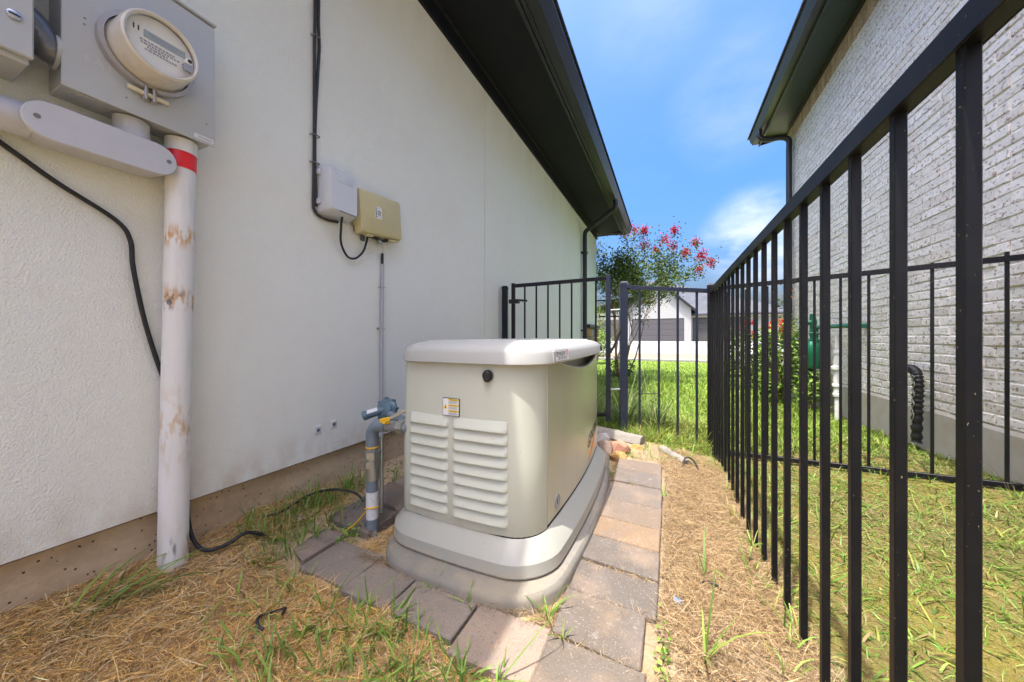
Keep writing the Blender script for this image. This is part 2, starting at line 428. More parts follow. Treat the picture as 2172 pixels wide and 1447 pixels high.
class MB:
    def __init__(s):
        s.v, s.f = [], []

    def add(s, v, f):
        n = len(s.v)
        s.v += [tuple(p) for p in v]
        s.f += [tuple(i + n for i in q) for q in f]
        return s

    def box(s, a, b):
        (x0, y0, z0), (x1, y1, z1) = a, b
        return s.add([(x0, y0, z0), (x1, y0, z0), (x1, y1, z0), (x0, y1, z0), (x0, y0, z1), (x1, y0, z1), (x1, y1, z1), (x0, y1, z1)],
                     [(3, 2, 1, 0), (4, 5, 6, 7), (0, 1, 5, 4), (1, 2, 6, 5), (2, 3, 7, 6), (3, 0, 4, 7)])

    def bar(s, p, q, w, h, up=(0, 0, 1)):
        p, q = Vector(p), Vector(q)
        d = (q - p).normalized()
        upv = Vector(up)
        r = d.cross(upv).normalized()
        u = r.cross(d).normalized()
        vs = []
        for c in (p, q):
            for a, b in ((-1, -1), (1, -1), (1, 1), (-1, 1)):
                vs.append(c + r * (a * w / 2) + u * (b * h / 2))
        return s.add(vs, [(3, 2, 1, 0), (4, 5, 6, 7), (0, 1, 5, 4), (1, 2, 6, 5), (2, 3, 7, 6), (3, 0, 4, 7)])

    def tube(s, pts, r, n=12, caps=True):
        P = [Vector(p) for p in pts]
        R = r if isinstance(r, (list, tuple)) else [r] * len(P)
        T = []
        for i in range(len(P)):
            a = P[max(i - 1, 0)]
            b = P[min(i + 1, len(P) - 1)]
            d = b - a
            T.append(d.normalized() if d.length > 1e-9 else Vector((0, 0, 1)))
        ref = Vector((0, 0, 1)) if abs(T[0].z) < 0.9 else Vector((1, 0, 0))
        u = T[0].cross(ref).normalized()
        vs, fs = [], []
        for i, p in enumerate(P):
            u = (u - T[i] * u.dot(T[i])).normalized()
            w = T[i].cross(u)
            for k in range(n):
                a = 2 * math.pi * k / n
                vs.append(p + (u * math.cos(a) + w * math.sin(a)) * R[i])
        for i in range(len(P) - 1):
            for k in range(n):
                fs.append((i * n + k, i * n + (k + 1) % n, (i + 1) * n + (k + 1) % n, (i + 1) * n + k))
        if caps:
            fs.append(tuple(range(n - 1, -1, -1)))
            fs.append(tuple((len(P) - 1) * n + k for k in range(n)))
        return s.add(vs, fs)

    def cyl(s, p, q, r, n=20, r2=None):
        return s.tube([p, q], [r, r if r2 is None else r2], n)

    def lathe(s, prof, o, axis, n=32, caps=True):
        """prof: list of (radius, height along axis)."""
        A = Vector(axis).normalized()
        return s.tube([Vector(o) + A * h for r, h in prof], [r for r, h in prof], n, caps) if False else s._lathe(prof, o, A, n, caps)

    def _lathe(s, prof, o, A, n, caps):
        ref = Vector((0, 0, 1)) if abs(A.z) < 0.9 else Vector((1, 0, 0))
        u = A.cross(ref).normalized()
        w = A.cross(u)
        vs, fs = [], []
        for r, h in prof:
            for k in range(n):
                a = 2 * math.pi * k / n
                vs.append(Vector(o) + A * h + (u * math.cos(a) + w * math.sin(a)) * r)
        for i in range(len(prof) - 1):
            for k in range(n):
                fs.append((i * n + k, i * n + (k + 1) % n, (i + 1) * n + (k + 1) % n, (i + 1) * n + k))
        if caps:
            fs.append(tuple(range(n - 1, -1, -1)))
            fs.append(tuple((len(prof) - 1) * n + k for k in range(n)))
        return s.add(vs, fs)

    def loft(s, loops, caps=True):
        n = len(loops[0])
        vs = [p for lp in loops for p in lp]
        fs = []
        for i in range(len(loops) - 1):
            for k in range(n):
                fs.append((i * n + k, i * n + (k + 1) % n, (i + 1) * n + (k + 1) % n, (i + 1) * n + k))
        if caps:
            fs.append(tuple(range(n - 1, -1, -1)))
            fs.append(tuple((len(loops) - 1) * n + k for k in range(n)))
        return s.add(vs, fs)

    def prism(s, poly, axis, a, b):
        """poly: 2-D points in the other two axes (x:yz, y:xz, z:xy)."""
        def P(u, v, w):
            return {'x': (w, u, v), 'y': (u, w, v), 'z': (u, v, w)}[axis]
        return s.loft([[P(u, v, a) for u, v in poly], [P(u, v, b) for u, v in poly]])

    def build(s, name, material, parent=None, org=None, smooth=None, bevel=0.0, seg=1):
        return mesh_obj(name, s.v, s.f, material, parent, org, smooth, None, bevel, seg)


def rrect(x0, x1, y0, y1, r, n=6):
    pts = []
    rs = r if isinstance(r, (list, tuple)) else [r] * 4
    for (cx, cy, a0), q in zip((((x1 - rs[0]), (y0 + rs[0]), -90), ((x1 - rs[1]), (y1 - rs[1]), 0), ((x0 + rs[2]), (y1 - rs[2]), 90), ((x0 + rs[3]), (y0 + rs[3]), 180)), rs):
        for k in range(n + 1):
            a = math.radians(a0 + 90 * k / n)
            pts.append((cx + q * math.cos(a), cy + q * math.sin(a)))
    return pts


def smoothpath(pts, sub=6):
    P = [Vector(p) for p in pts]
    out = []
    for i in range(len(P) - 1):
        p0, p1, p2, p3 = P[max(i - 1, 0)], P[i], P[i + 1], P[min(i + 2, len(P) - 1)]
        for k in range(sub):
            t = k / sub
            out.append(0.5 * ((2 * p1) + (p2 - p0) * t + (2 * p0 - 5 * p1 + 4 * p2 - p3) * t * t + (3 * p1 - p0 - 3 * p2 + p3) * t ** 3))
    out.append(P[-1])
    return out


def text_obj(name, body, size, origin, right, up, material, parent, depth=0.0004, align='CENTER', shear=0.0, stretch=1.0):
    cu = bpy.data.curves.new('lettering', 'FONT')
    cu.body = body
    cu.size = size
    cu.align_x = align
    cu.align_y = 'CENTER'
    cu.shear = shear
    cu.resolution_u = 3
    tmp = bpy.data.objects.new('lettering_source', cu)
    me = bpy.data.meshes.new_from_object(tmp)
    bpy.data.objects.remove(tmp)
    r, u = Vector(right).normalized(), Vector(up).normalized()
    nrm = r.cross(u)
    vs = [Vector(origin) + r * (v.co.x * stretch) + u * v.co.y + nrm * depth for v in me.vertices]
    fs = [tuple(p.vertices) for p in me.polygons]
    bpy.data.meshes.remove(me)
    return mesh_obj(name, vs, np.array([]) if not fs else fs, material, parent)


def ribbon_blades(base, az, elev, length, width, curve, sway, segs, roll=None):
    """Grass blades / straw: returns verts, quad faces, blade index per vertex."""
    N = len(base)
    S = segs + 1
    s = np.linspace(0, 1, S)
    mid = (s[1:] + s[:-1]) / 2
    ang = elev[:, None] + curve[:, None] * mid[None]
    aze = az[:, None] + sway[:, None] * mid[None]
    step = (length / segs)[:, None]
    dx = np.cos(ang) * np.cos(aze) * step
    dy = np.cos(ang) * np.sin(aze) * step
    dz = np.sin(ang) * step
    z0 = np.zeros((N, 1))
    X = base[:, 0:1] + np.hstack([z0, np.cumsum(dx, 1)])
    Y = base[:, 1:2] + np.hstack([z0, np.cumsum(dy, 1)])
    Z = base[:, 2:3] + np.hstack([z0, np.cumsum(dz, 1)])
    wprof = np.interp(s, [0, 0.25, 0.7, 1], [0.75, 1, 0.75, 0.08])
    if roll is None:
        roll = np.zeros(N)
    wa = az + math.pi / 2
    wx = (np.cos(wa) * np.cos(roll))[:, None] * wprof * (width / 2)[:, None]
    wy = (np.sin(wa) * np.cos(roll))[:, None] * wprof * (width / 2)[:, None]
    wz = np.sin(roll)[:, None] * wprof * (width / 2)[:, None]
    A = np.stack([X - wx, Y - wy, Z - wz], -1)
    B = np.stack([X + wx, Y + wy, Z + wz], -1)
    V = np.stack([A, B], 2).reshape(N, S * 2, 3)
    q = []
    for i in range(segs):
        q.append([2 * i, 2 * i + 1, 2 * i + 3, 2 * i + 2])
    F = (np.array(q)[None] + (np.arange(N) * S * 2)[:, None, None]).reshape(-1, 4)
    idx = np.repeat(np.arange(N), S * 2)
    return V.reshape(-1, 3), F, idx


def blades(name, base, az, elev, length, width, curve, sway, cols, material, segs=3, roll=None, parent=None, org=None):
    V, F, idx = ribbon_blades(base, az, elev, length, width, curve, sway, segs, roll)
    return mesh_obj(name, V, F, material, parent, org, None, cols[idx])


def rnd_cols(n, palette, jitter=0.15):
    pal = np.array(palette)
    c = pal[rng.integers(0, len(pal), n)]
    return np.clip(c * (1 + rng.normal(0, jitter, (n, 1))), 0.005, 0.95)


def leaf_cloud(centers, normals_jit, size, cols, aspect=0.5):
    """Small pointed leaves (two triangles as a kite quad) at random orientation."""
    N = len(centers)
    d = rng.normal(0, 1, (N, 3))
    d[:, 2] *= 0.6
    d /= np.linalg.norm(d, axis=1, keepdims=True)
    o = rng.normal(0, 1, (N, 3)) + normals_jit
    s = np.cross(d, o)
    s /= np.linalg.norm(s, axis=1, keepdims=True) + 1e-9
    L = size[:, None]
    V = np.stack([centers, centers + d * L * 0.45 + s * L * aspect * 0.5, centers + d * L, centers + d * L * 0.45 - s * L * aspect * 0.5], 1)
    F = np.arange(N * 4).reshape(N, 4)
    return V.reshape(-1, 3), F, np.repeat(cols, 4, 0)


# ------------------------------------------------------------------ terrain
WX = -1.53          # face of the stucco wall
BX = 2.00           # face of the brick wall
FX = 0.35           # line of the long fence
CP = np.array([(-1.55, .2, .07), (-1.55, .94, .07), (-1.55, 2, .05), (-1.55, 3.2, .03), (-1.2, .3, .02), (-1.2, .75, -.034), (-.7, .5, -.045),
               (-.7, .75, -.030), (-.2, .5, -.07), (-1.1, 1.06, -.035), (-1.25, 1.3, -.02), (-1.22, 1.8, -.02), (-1.28, 0.98, -.034), (-.3, 1, -.04), (-.3, 2.3, -.045), (0, .9, -.035), (0, 2.3, -.05),
               (.15, 1.0, -.03), (.15, 2, -.08), (.35, 1.1, -.075), (.35, 1.54, -.11), (.35, 2.05, -.165), (.35, 3.5, -.25), (.05, 2.9, -.09),
               (-.4, 3.3, -.1), (-1.2, 3.2, -.03), (1.2, 1, -.14), (1.2, 2.5, -.17), (1.2, 4, -.2), (2, 2.0, -.08), (2, 3.24, -.13), (2, 5, -.2),
               (0, 5, -.22), (-1.2, 5, -.15), (1, .3, -.12), (.35, .4, -.06), (-.7, 0, -.08)])


def _tps(r2):
    return np.where(r2 > 1e-12, r2 * np.log(r2 + 1e-12), 0.0)


_n = len(CP)
_K = _tps(((CP[:, None, :2] - CP[None, :, :2]) ** 2).sum(-1)) + np.eye(_n) * 0.02
_P = np.hstack([np.ones((_n, 1)), CP[:, :2]])
_W = np.linalg.solve(np.block([[_K, _P], [_P.T, np.zeros((3, 3))]]), np.concatenate([CP[:, 2], np.zeros(3)]))
_ph = rng.uniform(0, 6.28, 12)
_dr = rng.normal(0, 1, (12, 2))


def gz(x, y):
    x = np.atleast_1d(np.asarray(x, float))
    y = np.atleast_1d(np.asarray(y, float))
    xc = np.clip(x, -1.6, 2.0)
    yc = np.clip(y, 0.0, 5.5)
    r2 = (xc[:, None] - CP[None, :, 0]) ** 2 + (yc[:, None] - CP[None, :, 1]) ** 2
    near = _tps(r2) @ _W[:_n] + _W[_n] + _W[_n + 1] * xc + _W[_n + 2] * yc
    far = np.interp(y, [4, 7, 13, 16, 20, 34, 40], [-.22, -.25, -.28, -.28, -.18, .36, .36])
    t = np.clip((y - 4.2) / 3.0, 0, 1)
    t = t * t * (3 - 2 * t)
    z = near * (1 - t) + far * t
    fine = np.zeros_like(z)
    for k in range(12):
        fine += np.sin(x * _dr[k, 0] * 14 + y * _dr[k, 1] * 14 + _ph[k])
    fade = np.clip((9 - y) / 6, 0, 1) * np.clip((x + 1.58) / .1, 0, 1)
    return z + fine * 0.0022 * fade


def grid_axis(fine0, fine1, step, lo, hi):
    a = list(np.arange(fine0, fine1 + 1e-6, step))
    s = step
    p = a[-1]
    while p < hi:
        s *= 1.35
        p += s
        a.append(min(p, hi))
    s = step
    p = a[0]
    while p > lo:
        s *= 1.35
        p -= s
        a.insert(0, max(p, lo))
    return np.array(a)


gx = grid_axis(-1.6, 2.1, 0.03, -700, 700)
gy = grid_axis(0.0, 6.0, 0.03, -700, 900)
GX, GY = np.meshgrid(gx, gy)
gzv = gz(GX.ravel(), GY.ravel())
gcol = np.zeros((gzv.size, 3))
fx, fy = GX.ravel(), GY.ravel()
brown = np.array((0.46, 0.335, 0.20))  # soil under the eave, colour raised to offset the shade
tan = np.array((0.29, 0.22, 0.14))
moss = np.array((0.115, 0.09, 0.038))
lawn = np.array((0.19, 0.27, 0.045))
wob = 0.08 * np.sin(fy * 5.1) + 0.05 * np.sin(fy * 13 + fx * 3)
t = np.clip((fx + 0.35 + wob) / 0.25, 0, 1)[:, None]
gcol = brown * (1 - t) + tan * t
_pn = np.clip(0.5 + 0.5 * (np.sin(fx * 5.3 + fy * 2.1) + np.sin(fx * 2.2 - fy * 4.7 + 1.3) + np.sin(fx * 9.1 + fy * 7.7 + 0.4)) / 2.0, 0, 1)[:, None]
moss = moss * (1 - _pn) + np.array((0.135, 0.115, 0.026)) * _pn
t = np.clip((fx - 0.34 + 0.3 * wob) / 0.10, 0, 1)[:, None]
gcol = gcol * (1 - t) + moss * t
t = np.clip((fy - 3.1 - 0.25 * fx + wob) / 0.5, 0, 1)[:, None] * (np.abs(fx) < 900)[:, None]
t2 = np.clip((fy - 4.2) / 2.5, 0, 1)[:, None]
t = np.where((fx > 0.5)[:, None], t2, t)
gcol = gcol * (1 - t) + lawn * t
nx_, ny_ = len(gx), len(gy)
ii = np.arange(nx_ * ny_).reshape(ny_, nx_)
gf = np.stack([ii[:-1, :-1], ii[:-1, 1:], ii[1:, 1:], ii[1:, :-1]], -1).reshape(-1, 4)
ground = mesh_obj('ground', np.stack([fx, fy, gzv], -1), gf, 'ground', cols=gcol, smooth=180)
tag(ground, 'bare sandy soil and turf between the two houses', kind='structure')


def sheet(name, x0, x1, ys, dz, material, label):
    v, f = [], []
    for i, y in enumerate(ys):
        z = float(gz(0, y)[0]) + dz
        v += [(x0, y, z), (x1, y, z)]
        if i:
            f.append((2 * i - 2, 2 * i - 1, 2 * i + 1, 2 * i))
    o = mesh_obj(name, v, f, material)
    return tag(o, label, kind='structure')


sheet('street', -60, 60, np.linspace(16.2, 20.4, 12), 0.012, 'walk_tan', 'tan paved street beyond the lawn')
tag(MB().box((-60, 16.02, -0.6), (60, 16.19, -0.17)).build('kerb', 'drive', None, (0, 16.1, -0.3), bevel=0.02), 'pale concrete kerb at the far edge of the lawn', kind='structure')
sheet('driveway', -6.0, 9.0, np.linspace(20.45, 34.0, 30), 0.018, 'drive', 'pale concrete driveway in front of the garage')

# ------------------------------------------------------------------ stucco house on the left
HY0, HY1 = -3.0, 8.06
house = thing('stucco_house', 'white stucco house wall under a black eave along the left side', 'house', (WX, 4, 0))
for a, b in ((HY0, 2.734), (2.740, 5.388), (5.394, HY1)):
    MB().prism([(WX - 0.025, 0.245), (WX, 0.224), (WX, 3.06), (WX - 0.025, 3.06)], 'y', a, b).build('stucco_panel', 'stucco', house)
MB().box((-9.0, HY0, 0.215), (WX - 0.026, HY1 - 0.002, 3.3)).build('wall', 'stucco_far', house)
MB().box((-9.0, HY0, -0.6), (WX - 0.022, HY1 - 0.01, 0.213)).build('foundation', 'slab_concrete', house)
MB().box((WX - 0.02, HY0, 3.056), (WX + 0.022, HY1, 3.184)).build('frieze_board', 'soffit_black', house, bevel=0.003)
EY1 = 8.30
MB().box((WX - 0.5, HY0, 3.186), (-0.945, EY1, 3.205)).build('soffit', 'soffit_black', house)
MB().box((WX + 0.022, HY0, 3.172), (WX + 0.045, HY1, 3.1855)).build('soffit_channel', 'gutter_dark', house)
MB().box((-0.99, HY0, 3.174), (-0.962, EY1, 3.1855)).build('soffit_edge', 'gutter_dark', house)
MB().box((-0.944, HY0, 3.150), (-0.915, EY1, 3.345)).build('fascia', 'black_trim', house, bevel=0.002)


def gutter(mb, xf, xo, z, y0, y1):
    """Ogee gutter from the fascia xf out to xo, bottom at z."""
    d = xo - xf
    prof = [(xf, z), (xf + d * .62, z), (xf + d * .70, z + .025), (xf + d * .86, z + .055), (xf + d * .92, z + .085), (xf + d, z + .10), (xf + d, z + .125),
            (xf + d * .93, z + .125), (xf + d * .90, z + .11), (xf + d * .84, z + .09), (xf + d * .6, z + .012), (xf + d * .03, z + .012), (xf + d * .03, z + .125), (xf, z + .125)]
    mb.prism(prof, 'y', y0, y1)
    mb.prism([(xf, z), (xf + d * .62, z), (xf + d * .70, z + .025), (xf + d * .86, z + .055), (xf + d * .92, z + .085), (xf + d, z + .12), (xf, z + .12)], 'y', y1 + 0.001, y1 + 0.006)
    return mb


gutter(MB(), -0.914, -0.775, 3.165, HY0, EY1).build('gutter', 'gutter_dark', house, smooth=35)
MB().prism([(-0.76, 3.31), (-0.76, 3.33), (-5.3, 5.85), (-5.3, 5.80)], 'y', HY0, EY1 + 0.05).build('roof', 'shingle', house)
MB().prism([(-9.8, 3.31), (-9.8, 3.33), (-5.302, 5.85), (-5.302, 5.80)], 'y', HY0, EY1 + 0.05).build('roof', 'shingle', house)
MB().prism([(WX - 0.1, 3.21), (-9.0, 3.21), (-5.3, 5.72)], 'y', HY1 - 0.2, HY1 - 0.05).build('gable_wall', 'stucco_far', house)
MB().prism([(-0.914, 3.155), (-0.94, 3.16), (WX - 0.05, 3.21), (WX - 0.05, 3.52), (-0.93, 3.37)], 'y', HY1 + 0.02, EY1 - 0.004).build('eave_return', 'soffit_black', house)
dsp = smoothpath([(-0.84, 6.15, 3.17), (-0.84, 6.15, 3.06), (-0.93, 6.2, 3.00), (-1.36, 6.5, 2.86), (-1.455, 6.56, 2.80), (-1.465, 6.56, 2.66)], 6) + [Vector((-1.465, 6.56, 1.2)), Vector((-1.465, 6.56, -0.05))]
ds = MB().tube(dsp, 0.042, 14).build('downspout', 'gutter_dark', house, smooth=50)
for z in (2.4, 0.9):
    MB().box((WX, 6.505, z), (-1.415, 6.615, z + 0.03)).build('strap', 'black_trim', ds)
# ledge stone at the front corner
MB().box((WX + 0.001, 7.0, 0.985), (WX + 0.075, HY1 + 0.02, 1.05)).build('stone_ledge', 'black_trim', house, bevel=0.006)
sy = 7.02
rows = [(0.22, 0.40), (0.41, 0.60), (0.61, 0.78), (0.79, 0.98)]
for k, (z0, z1) in enumerate(rows):
    y = 7.02
    while y < 8.0:
        w = random.uniform(0.16, 0.34)
        y2 = min(y + w, 8.07)
        MB().box((WX + 0.001, y, z0), (WX + random.uniform(0.035, 0.06), y2 - 0.015, z1 - 0.01)).build('stone', random.choice(['rock_ochre', 'rock_grey', 'rock_brown', 'rock_ochre']), house, bevel=0.012)
        y = y2

# cut stubs of plaster left on the wall, and drilled holes
for (y, z) in ((1.10, 0.352), (1.185, 0.360)):
    st = thing('wall_anchor', 'small square plaster patch with a blue plug in the stucco, ' + ('nearer the white standing pipe' if y < 1.15 else 'nearer the gas regulator'), 'wall anchor', (WX, y, z))
    MB().box((WX - 0.002, y - 0.017, z - 0.018), (WX + 0.004, y + 0.017, z + 0.018)).build('plate', 'pvc_plain', st, bevel=0.002)
    MB().cyl((WX + 0.003, y, z), (WX + 0.0065, y, z), 0.008, 12).build('plug', 'gas_blue', st)

# ------------------------------------------------------------------ brick house on the right
bh = thing('brick_house', 'whitewashed brick house with a dark gutter behind the black fence', 'house', (BX, 5, 0))
BY0, BY1 = -2.0, 7.62
MB().box((BX + 0.0075, BY0, 0.2), (BX + 0.2, BY1 - 0.01, 4.56)).build('mortar_wall', 'mortar', bh)
MB().box((BX + 0.19, BY0, -0.5), (10.0, BY1 - 0.05, 4.6)).build('house_body', 'far_white', bh)
MB().prism([(BX - 0.012, -0.5), (BX - 0.012, 0.17), (BX + 0.004, 0.199), (BX + 0.18, 0.199), (BX + 0.18, -0.5)], 'y', BY0, BY1).build('foundation', 'foundation_grey', bh)
CH, CL = 0.0762, 0.2095
bricks = []
ncourse = int((4.35 - 0.2) / CH)
for c in range(ncourse):
    z0 = 0.2 + c * CH
    y = BY0 - (CL / 2 if c % 2 else 0)
    while y < BY1 - 0.02:
        a, b = max(y, BY0), min(y + CL - 0.011, BY1)
        if b - a > 0.04:
            bricks.append((a, b, z0 + 0.005, z0 + CH - 0.006))
        y += CL
# soldier course under the eave
y = BY0
zs = 0.2 + ncourse * CH
while y < BY1 - 0.02:
    bricks.append((y, min(y + 0.066, BY1), zs + 0.004, 4.55))
    y += 0.0762
cth, sth = math.cos(YAW), math.sin(YAW)


def pix(x, y, z):
    d = -x * sth + y * cth
    if d <= 0.05:
        return None
    return 1086 + 724 * (x * cth + y * sth) / d, 714 - 724 * (z - CAM_Z) / d, d


scored = []
for i, (a, b, z0, z1) in enumerate(bricks):
    p, q = pix(BX, a, z0), pix(BX, b, z1)
    s = 0
    if p and q and -20 < q[0] < 2172 and p[0] > 0 and q[1] > -20 and p[1] < 1447 and q[0] < 2172:
        s = abs(p[0] - q[0]) * abs(p[1] - q[1])
    scored.append((s, i))
scored.sort(reverse=True)
pick = set(i for s, i in scored[:300] if s > 0)
BR_VARS = []


def brick_mesh(w, h, k):
    m = MB().box((0, 0, 0), (0.06, w, h))
    r = random.Random(k)
    vs = []
    for (x, yy, zz) in m.v:
        j = lambda s: r.uniform(-s, s)
        vs.append((x + (j(0.003) if x == 0 else 0), yy + j(0.0018), zz + j(0.0022)))
    me = bpy.data.meshes.new('brick')
    me.from_pydata(vs, [], m.f)
    bm = bmesh.new()
    bm.from_mesh(me)
    bmesh.ops.recalc_face_normals(bm, faces=bm.faces)
    ed = [e for e in bm.edges if all(v.co.x < 0.01 for v in e.verts)]
    bmesh.ops.bevel(bm, geom=ed, offset=0.005, offset_type='OFFSET', segments=1, affect='EDGES')
    bm.to_mesh(me)
    bm.free()
    me.materials.append(MATS['brick_white'])
    return me


BMESH = {}


def brick_col():
    g = random.gauss(0, 1)
    c = np.array(random.choice([(0.69, 0.665, 0.63), (0.715, 0.69, 0.66), (0.67, 0.64, 0.60), (0.64, 0.60, 0.555), (0.70, 0.675, 0.64)]))
    return np.clip(c * (1 + 0.03 * g), 0.1, 0.85)


rv, rf, rc = [], [], []
for i, (a, b, z0, z1) in enumerate(bricks):
    c = brick_col()
    dx = random.uniform(-0.004, 0.003)
    if z0 > zs - 0.01:
        c = np.array((0.46, 0.35, 0.26)) * random.uniform(0.85, 1.2)
    if i in pick:
        key = (round(b - a, 3), round(z1 - z0, 3), random.randint(0, 5))
        if key not in BMESH:
            BMESH[key] = brick_mesh(b - a, z1 - z0, len(BMESH))
        o = link('brick', BMESH[key], bh, (BX + dx, a, z0))
        o.color = (*c, 1)
    else:
        m = MB().box((BX + dx, a, z0), (BX + 0.05, b, z1))
        n = len(rv)
        j = 0.0025
        front = [k for k, p in enumerate(m.v) if p[0] < BX + 0.02]
        vv = [tuple(p) for p in m.v]
        for k in front:
            p = vv[k]
            vv[k] = (p[0] + random.uniform(-j, j), p[1] + random.uniform(-j, j), p[2] + random.uniform(-j, j))
        rv += vv
        rf += [tuple(q + n for q in f) for f in m.f]
        rc += [c] * 8
rest = mesh_obj('brick_rest', rv, rf, 'brick_rest', bh, cols=np.array(rc))
rest['kind'] = 'stuff'
# corbelled bricks at the front corner below the eave
for k in range(7):
    MB().box((BX + 0.005 + 0.0, BY1 + 0.003, 4.50 - k * 0.0762), (BX + 0.19, BY1 + 0.30 - k * 0.042, 4.50 - k * 0.0762 + 0.07)).build('corbel_brick', 'rock_ochre' if False else 'brick_white', bh, bevel=0.004).color = (0.50, 0.40, 0.28, 1)
REY1 = 7.95
MB().box((1.60, BY0, 4.562), (BX + 0.1, REY1, 4.58)).build('soffit', 'gutter_green', bh)
MB().box((BX - 0.05, BY0, 4.535), (BX - 0.002, BY1, 4.5615)).build('frieze_board', 'black_trim', bh)
MB().box((1.572, BY0, 4.45), (1.598, REY1, 4.66)).build('fascia', 'gutter_green', bh, bevel=0.003)
gutter(MB(), 1.571, 1.425, 4.50, BY0, REY1).build('gutter', 'gutter_dark', bh, smooth=35)
MB().prism([(1.40, 4.635), (1.40, 4.66), (6.5, 7.2), (6.5, 7.15)], 'y', BY0, REY1 + 0.05).build('roof', 'shingle', bh)
MB().prism([(1.575, 4.46), (1.60, 4.46), (BX + 0.4, 4.58), (BX + 0.4, 4.9), (1.6, 4.68)], 'y', BY1 + 0.31, REY1 - 0.003).build('eave_return', 'black_trim', bh)
rds = smoothpath([(1.49, 7.45, 4.52), (1.49, 7.45, 4.40), (1.60, 7.46, 4.33), (1.82, 7.48, 4.32), (1.925, 7.5, 4.26), (1.93, 7.5, 4.10)], 6) + [Vector((1.93, 7.5, 2)), Vector((1.93, 7.5, -0.1))]
MB().tube(rds, 0.045, 12).build('downspout', 'gutter_dark', bh, smooth=50)

# ------------------------------------------------------------------ paving
pav = tag(link('paver_border', None, None, (-0.2, 1.2, -0.01)), 'row of concrete pavers laid around the generator pad', kind='structure')


def paver(poly, ztop, col, tilt=(0, 0)):
    """poly: four plan corners; a slab 60 mm thick with rounded arrises."""
    cx = sum(p[0] for p in poly) / 4
    cy = sum(p[1] for p in poly) / 4
    z = lambda p: ztop + tilt[0] * (p[0] - cx) + tilt[1] * (p[1] - cy)
    m = MB().loft([[(p[0], p[1], z(p) - 0.06) for p in poly], [(p[0], p[1], z(p)) for p in poly]])
    o = mesh_obj('paver', m.v, m.f, 'paver', pav, (cx, cy, ztop), None, None, 0.0035, 1)
    o.color = (*col, 1)
    return o


GREY, TAN, MAUVE, DARK = (0.235, 0.20, 0.165), (0.38, 0.27, 0.175), (0.29, 0.225, 0.175), (0.18, 0.148, 0.125)


def jit(p, s=0.0025):
    return (p[0] + random.uniform(-s, s), p[1] + random.uniform(-s, s))


def rect4(x0, x1, y0, y1, sk0=0.0, sk1=0.0, g=0.0022):
    return [jit((x0 + g, y0 + g + sk0)), jit((x1 - g, y0 + g)), jit((x1 - g, y1 - g)), jit((x0 + g, y1 - g + sk1))]


# front row (in the eave's shade)
xs = [(-1.365, -1.205, MAUVE), (-1.20, -0.965, GREY), (-0.962, -0.772, GREY), (-0.770, -0.530, GREY), (-0.527, -0.292, MAUVE)]
for x0, x1, c in xs:
    k = 0.06 if x0 < -1.21 else 0
    y0 = 0.765 + (0.045 if x1 < -1.1 else 0.02 if x1 < -0.9 else 0) - (0.03 if x0 > -0.55 else 0)
    paver(rect4(x0, x1, y0, y0 + 0.178, k * 0.6, 0), -0.014 + (0.006 if x1 < -1.1 else 0) + random.uniform(-0.004, 0.004), c, (random.uniform(-.02, .02), random.uniform(-.02, .02)))
# right column
ys = [0.695, 0.885, 1.068, 1.236, 1.402, 1.562, 1.755, 1.985, 2.175, 2.36]
cs = [(0.140, 0.116, 0.093), (0.134, 0.111, 0.09), (0.12, 0.104, 0.09), (0.122, 0.105, 0.09), (0.21, 0.146, 0.092), (0.175, 0.134, 0.10), (0.15, 0.125, 0.105), (0.135, 0.117, 0.103), (0.17, 0.132, 0.102), (0.21, 0.152, 0.10)]  # same stone as the front row, colour darkened to offset the sun
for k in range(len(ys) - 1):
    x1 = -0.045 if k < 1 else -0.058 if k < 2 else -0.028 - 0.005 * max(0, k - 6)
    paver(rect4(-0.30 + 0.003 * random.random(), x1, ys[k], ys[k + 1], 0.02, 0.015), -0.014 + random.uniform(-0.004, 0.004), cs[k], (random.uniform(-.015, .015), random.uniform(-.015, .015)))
# left column beside the wall
yl = [1.02, 1.20, 1.40, 1.60, 1.80, 2.0, 2.2]
for k in range(len(yl) - 1):
    paver(rect4(-1.37 + 0.01 * k, -1.115 + 0.01 * k, yl[k], yl[k + 1]), 0.004 + (0.0 if k < 1 else 0.016), random.choice([MAUVE, GREY, DARK]), (random.uniform(-.03, .03), random.uniform(-.03, .03)))
paver([(-1.115, 1.17), (-0.97, 1.12), (-0.95, 1.36), (-1.10, 1.40)], 0.045, DARK, (0.02, 0.06))
paver([(-1.095, 1.41), (-0.96, 1.38), (-0.95, 1.60), (-1.09, 1.62)], 0.035, DARK, (0.02, 0.02))

# generator pad
padv = [(rrect(-1.012, -0.318, 0.912, 2.46, 0.17), -0.07), (rrect(-1.012, -0.318, 0.912, 2.46, 0.17), -0.002), (rrect(-1.008, -0.322, 0.916, 2.456, 0.167), 0.009), (rrect(-1.0, -0.33, 0.924, 2.448, 0.16), 0.0165), (rrect(-0.98, -0.35, 0.944, 2.428, 0.145), 0.0205), (rrect(-0.93, -0.4, 0.994, 2.378, 0.12), 0.021)]
m = MB().loft([[(x, y, z) for x, y in lp] for lp, z in padv])
pad_obj = m.build('concrete_pad', 'grey_concrete', None, (-0.66, 1.64, -0.03), smooth=30)
tag(pad_obj, 'rounded concrete pad under the cream generator', 'concrete pad')

# ------------------------------------------------------------------ generator
gen = thing('generator', 'cream standby generator with louvred end standing on a concrete pad', 'generator', (-0.66, 1.56, 0.05))
GX0, GX1, GY0, GY1 = -0.93, -0.385, 1.0, 2.14


def lev(e, z, r):
    return [(x, y, z) for x, y in rrect(GX0 - e, GX1 + e, GY0 - e, GY1 + e, r, 8)]


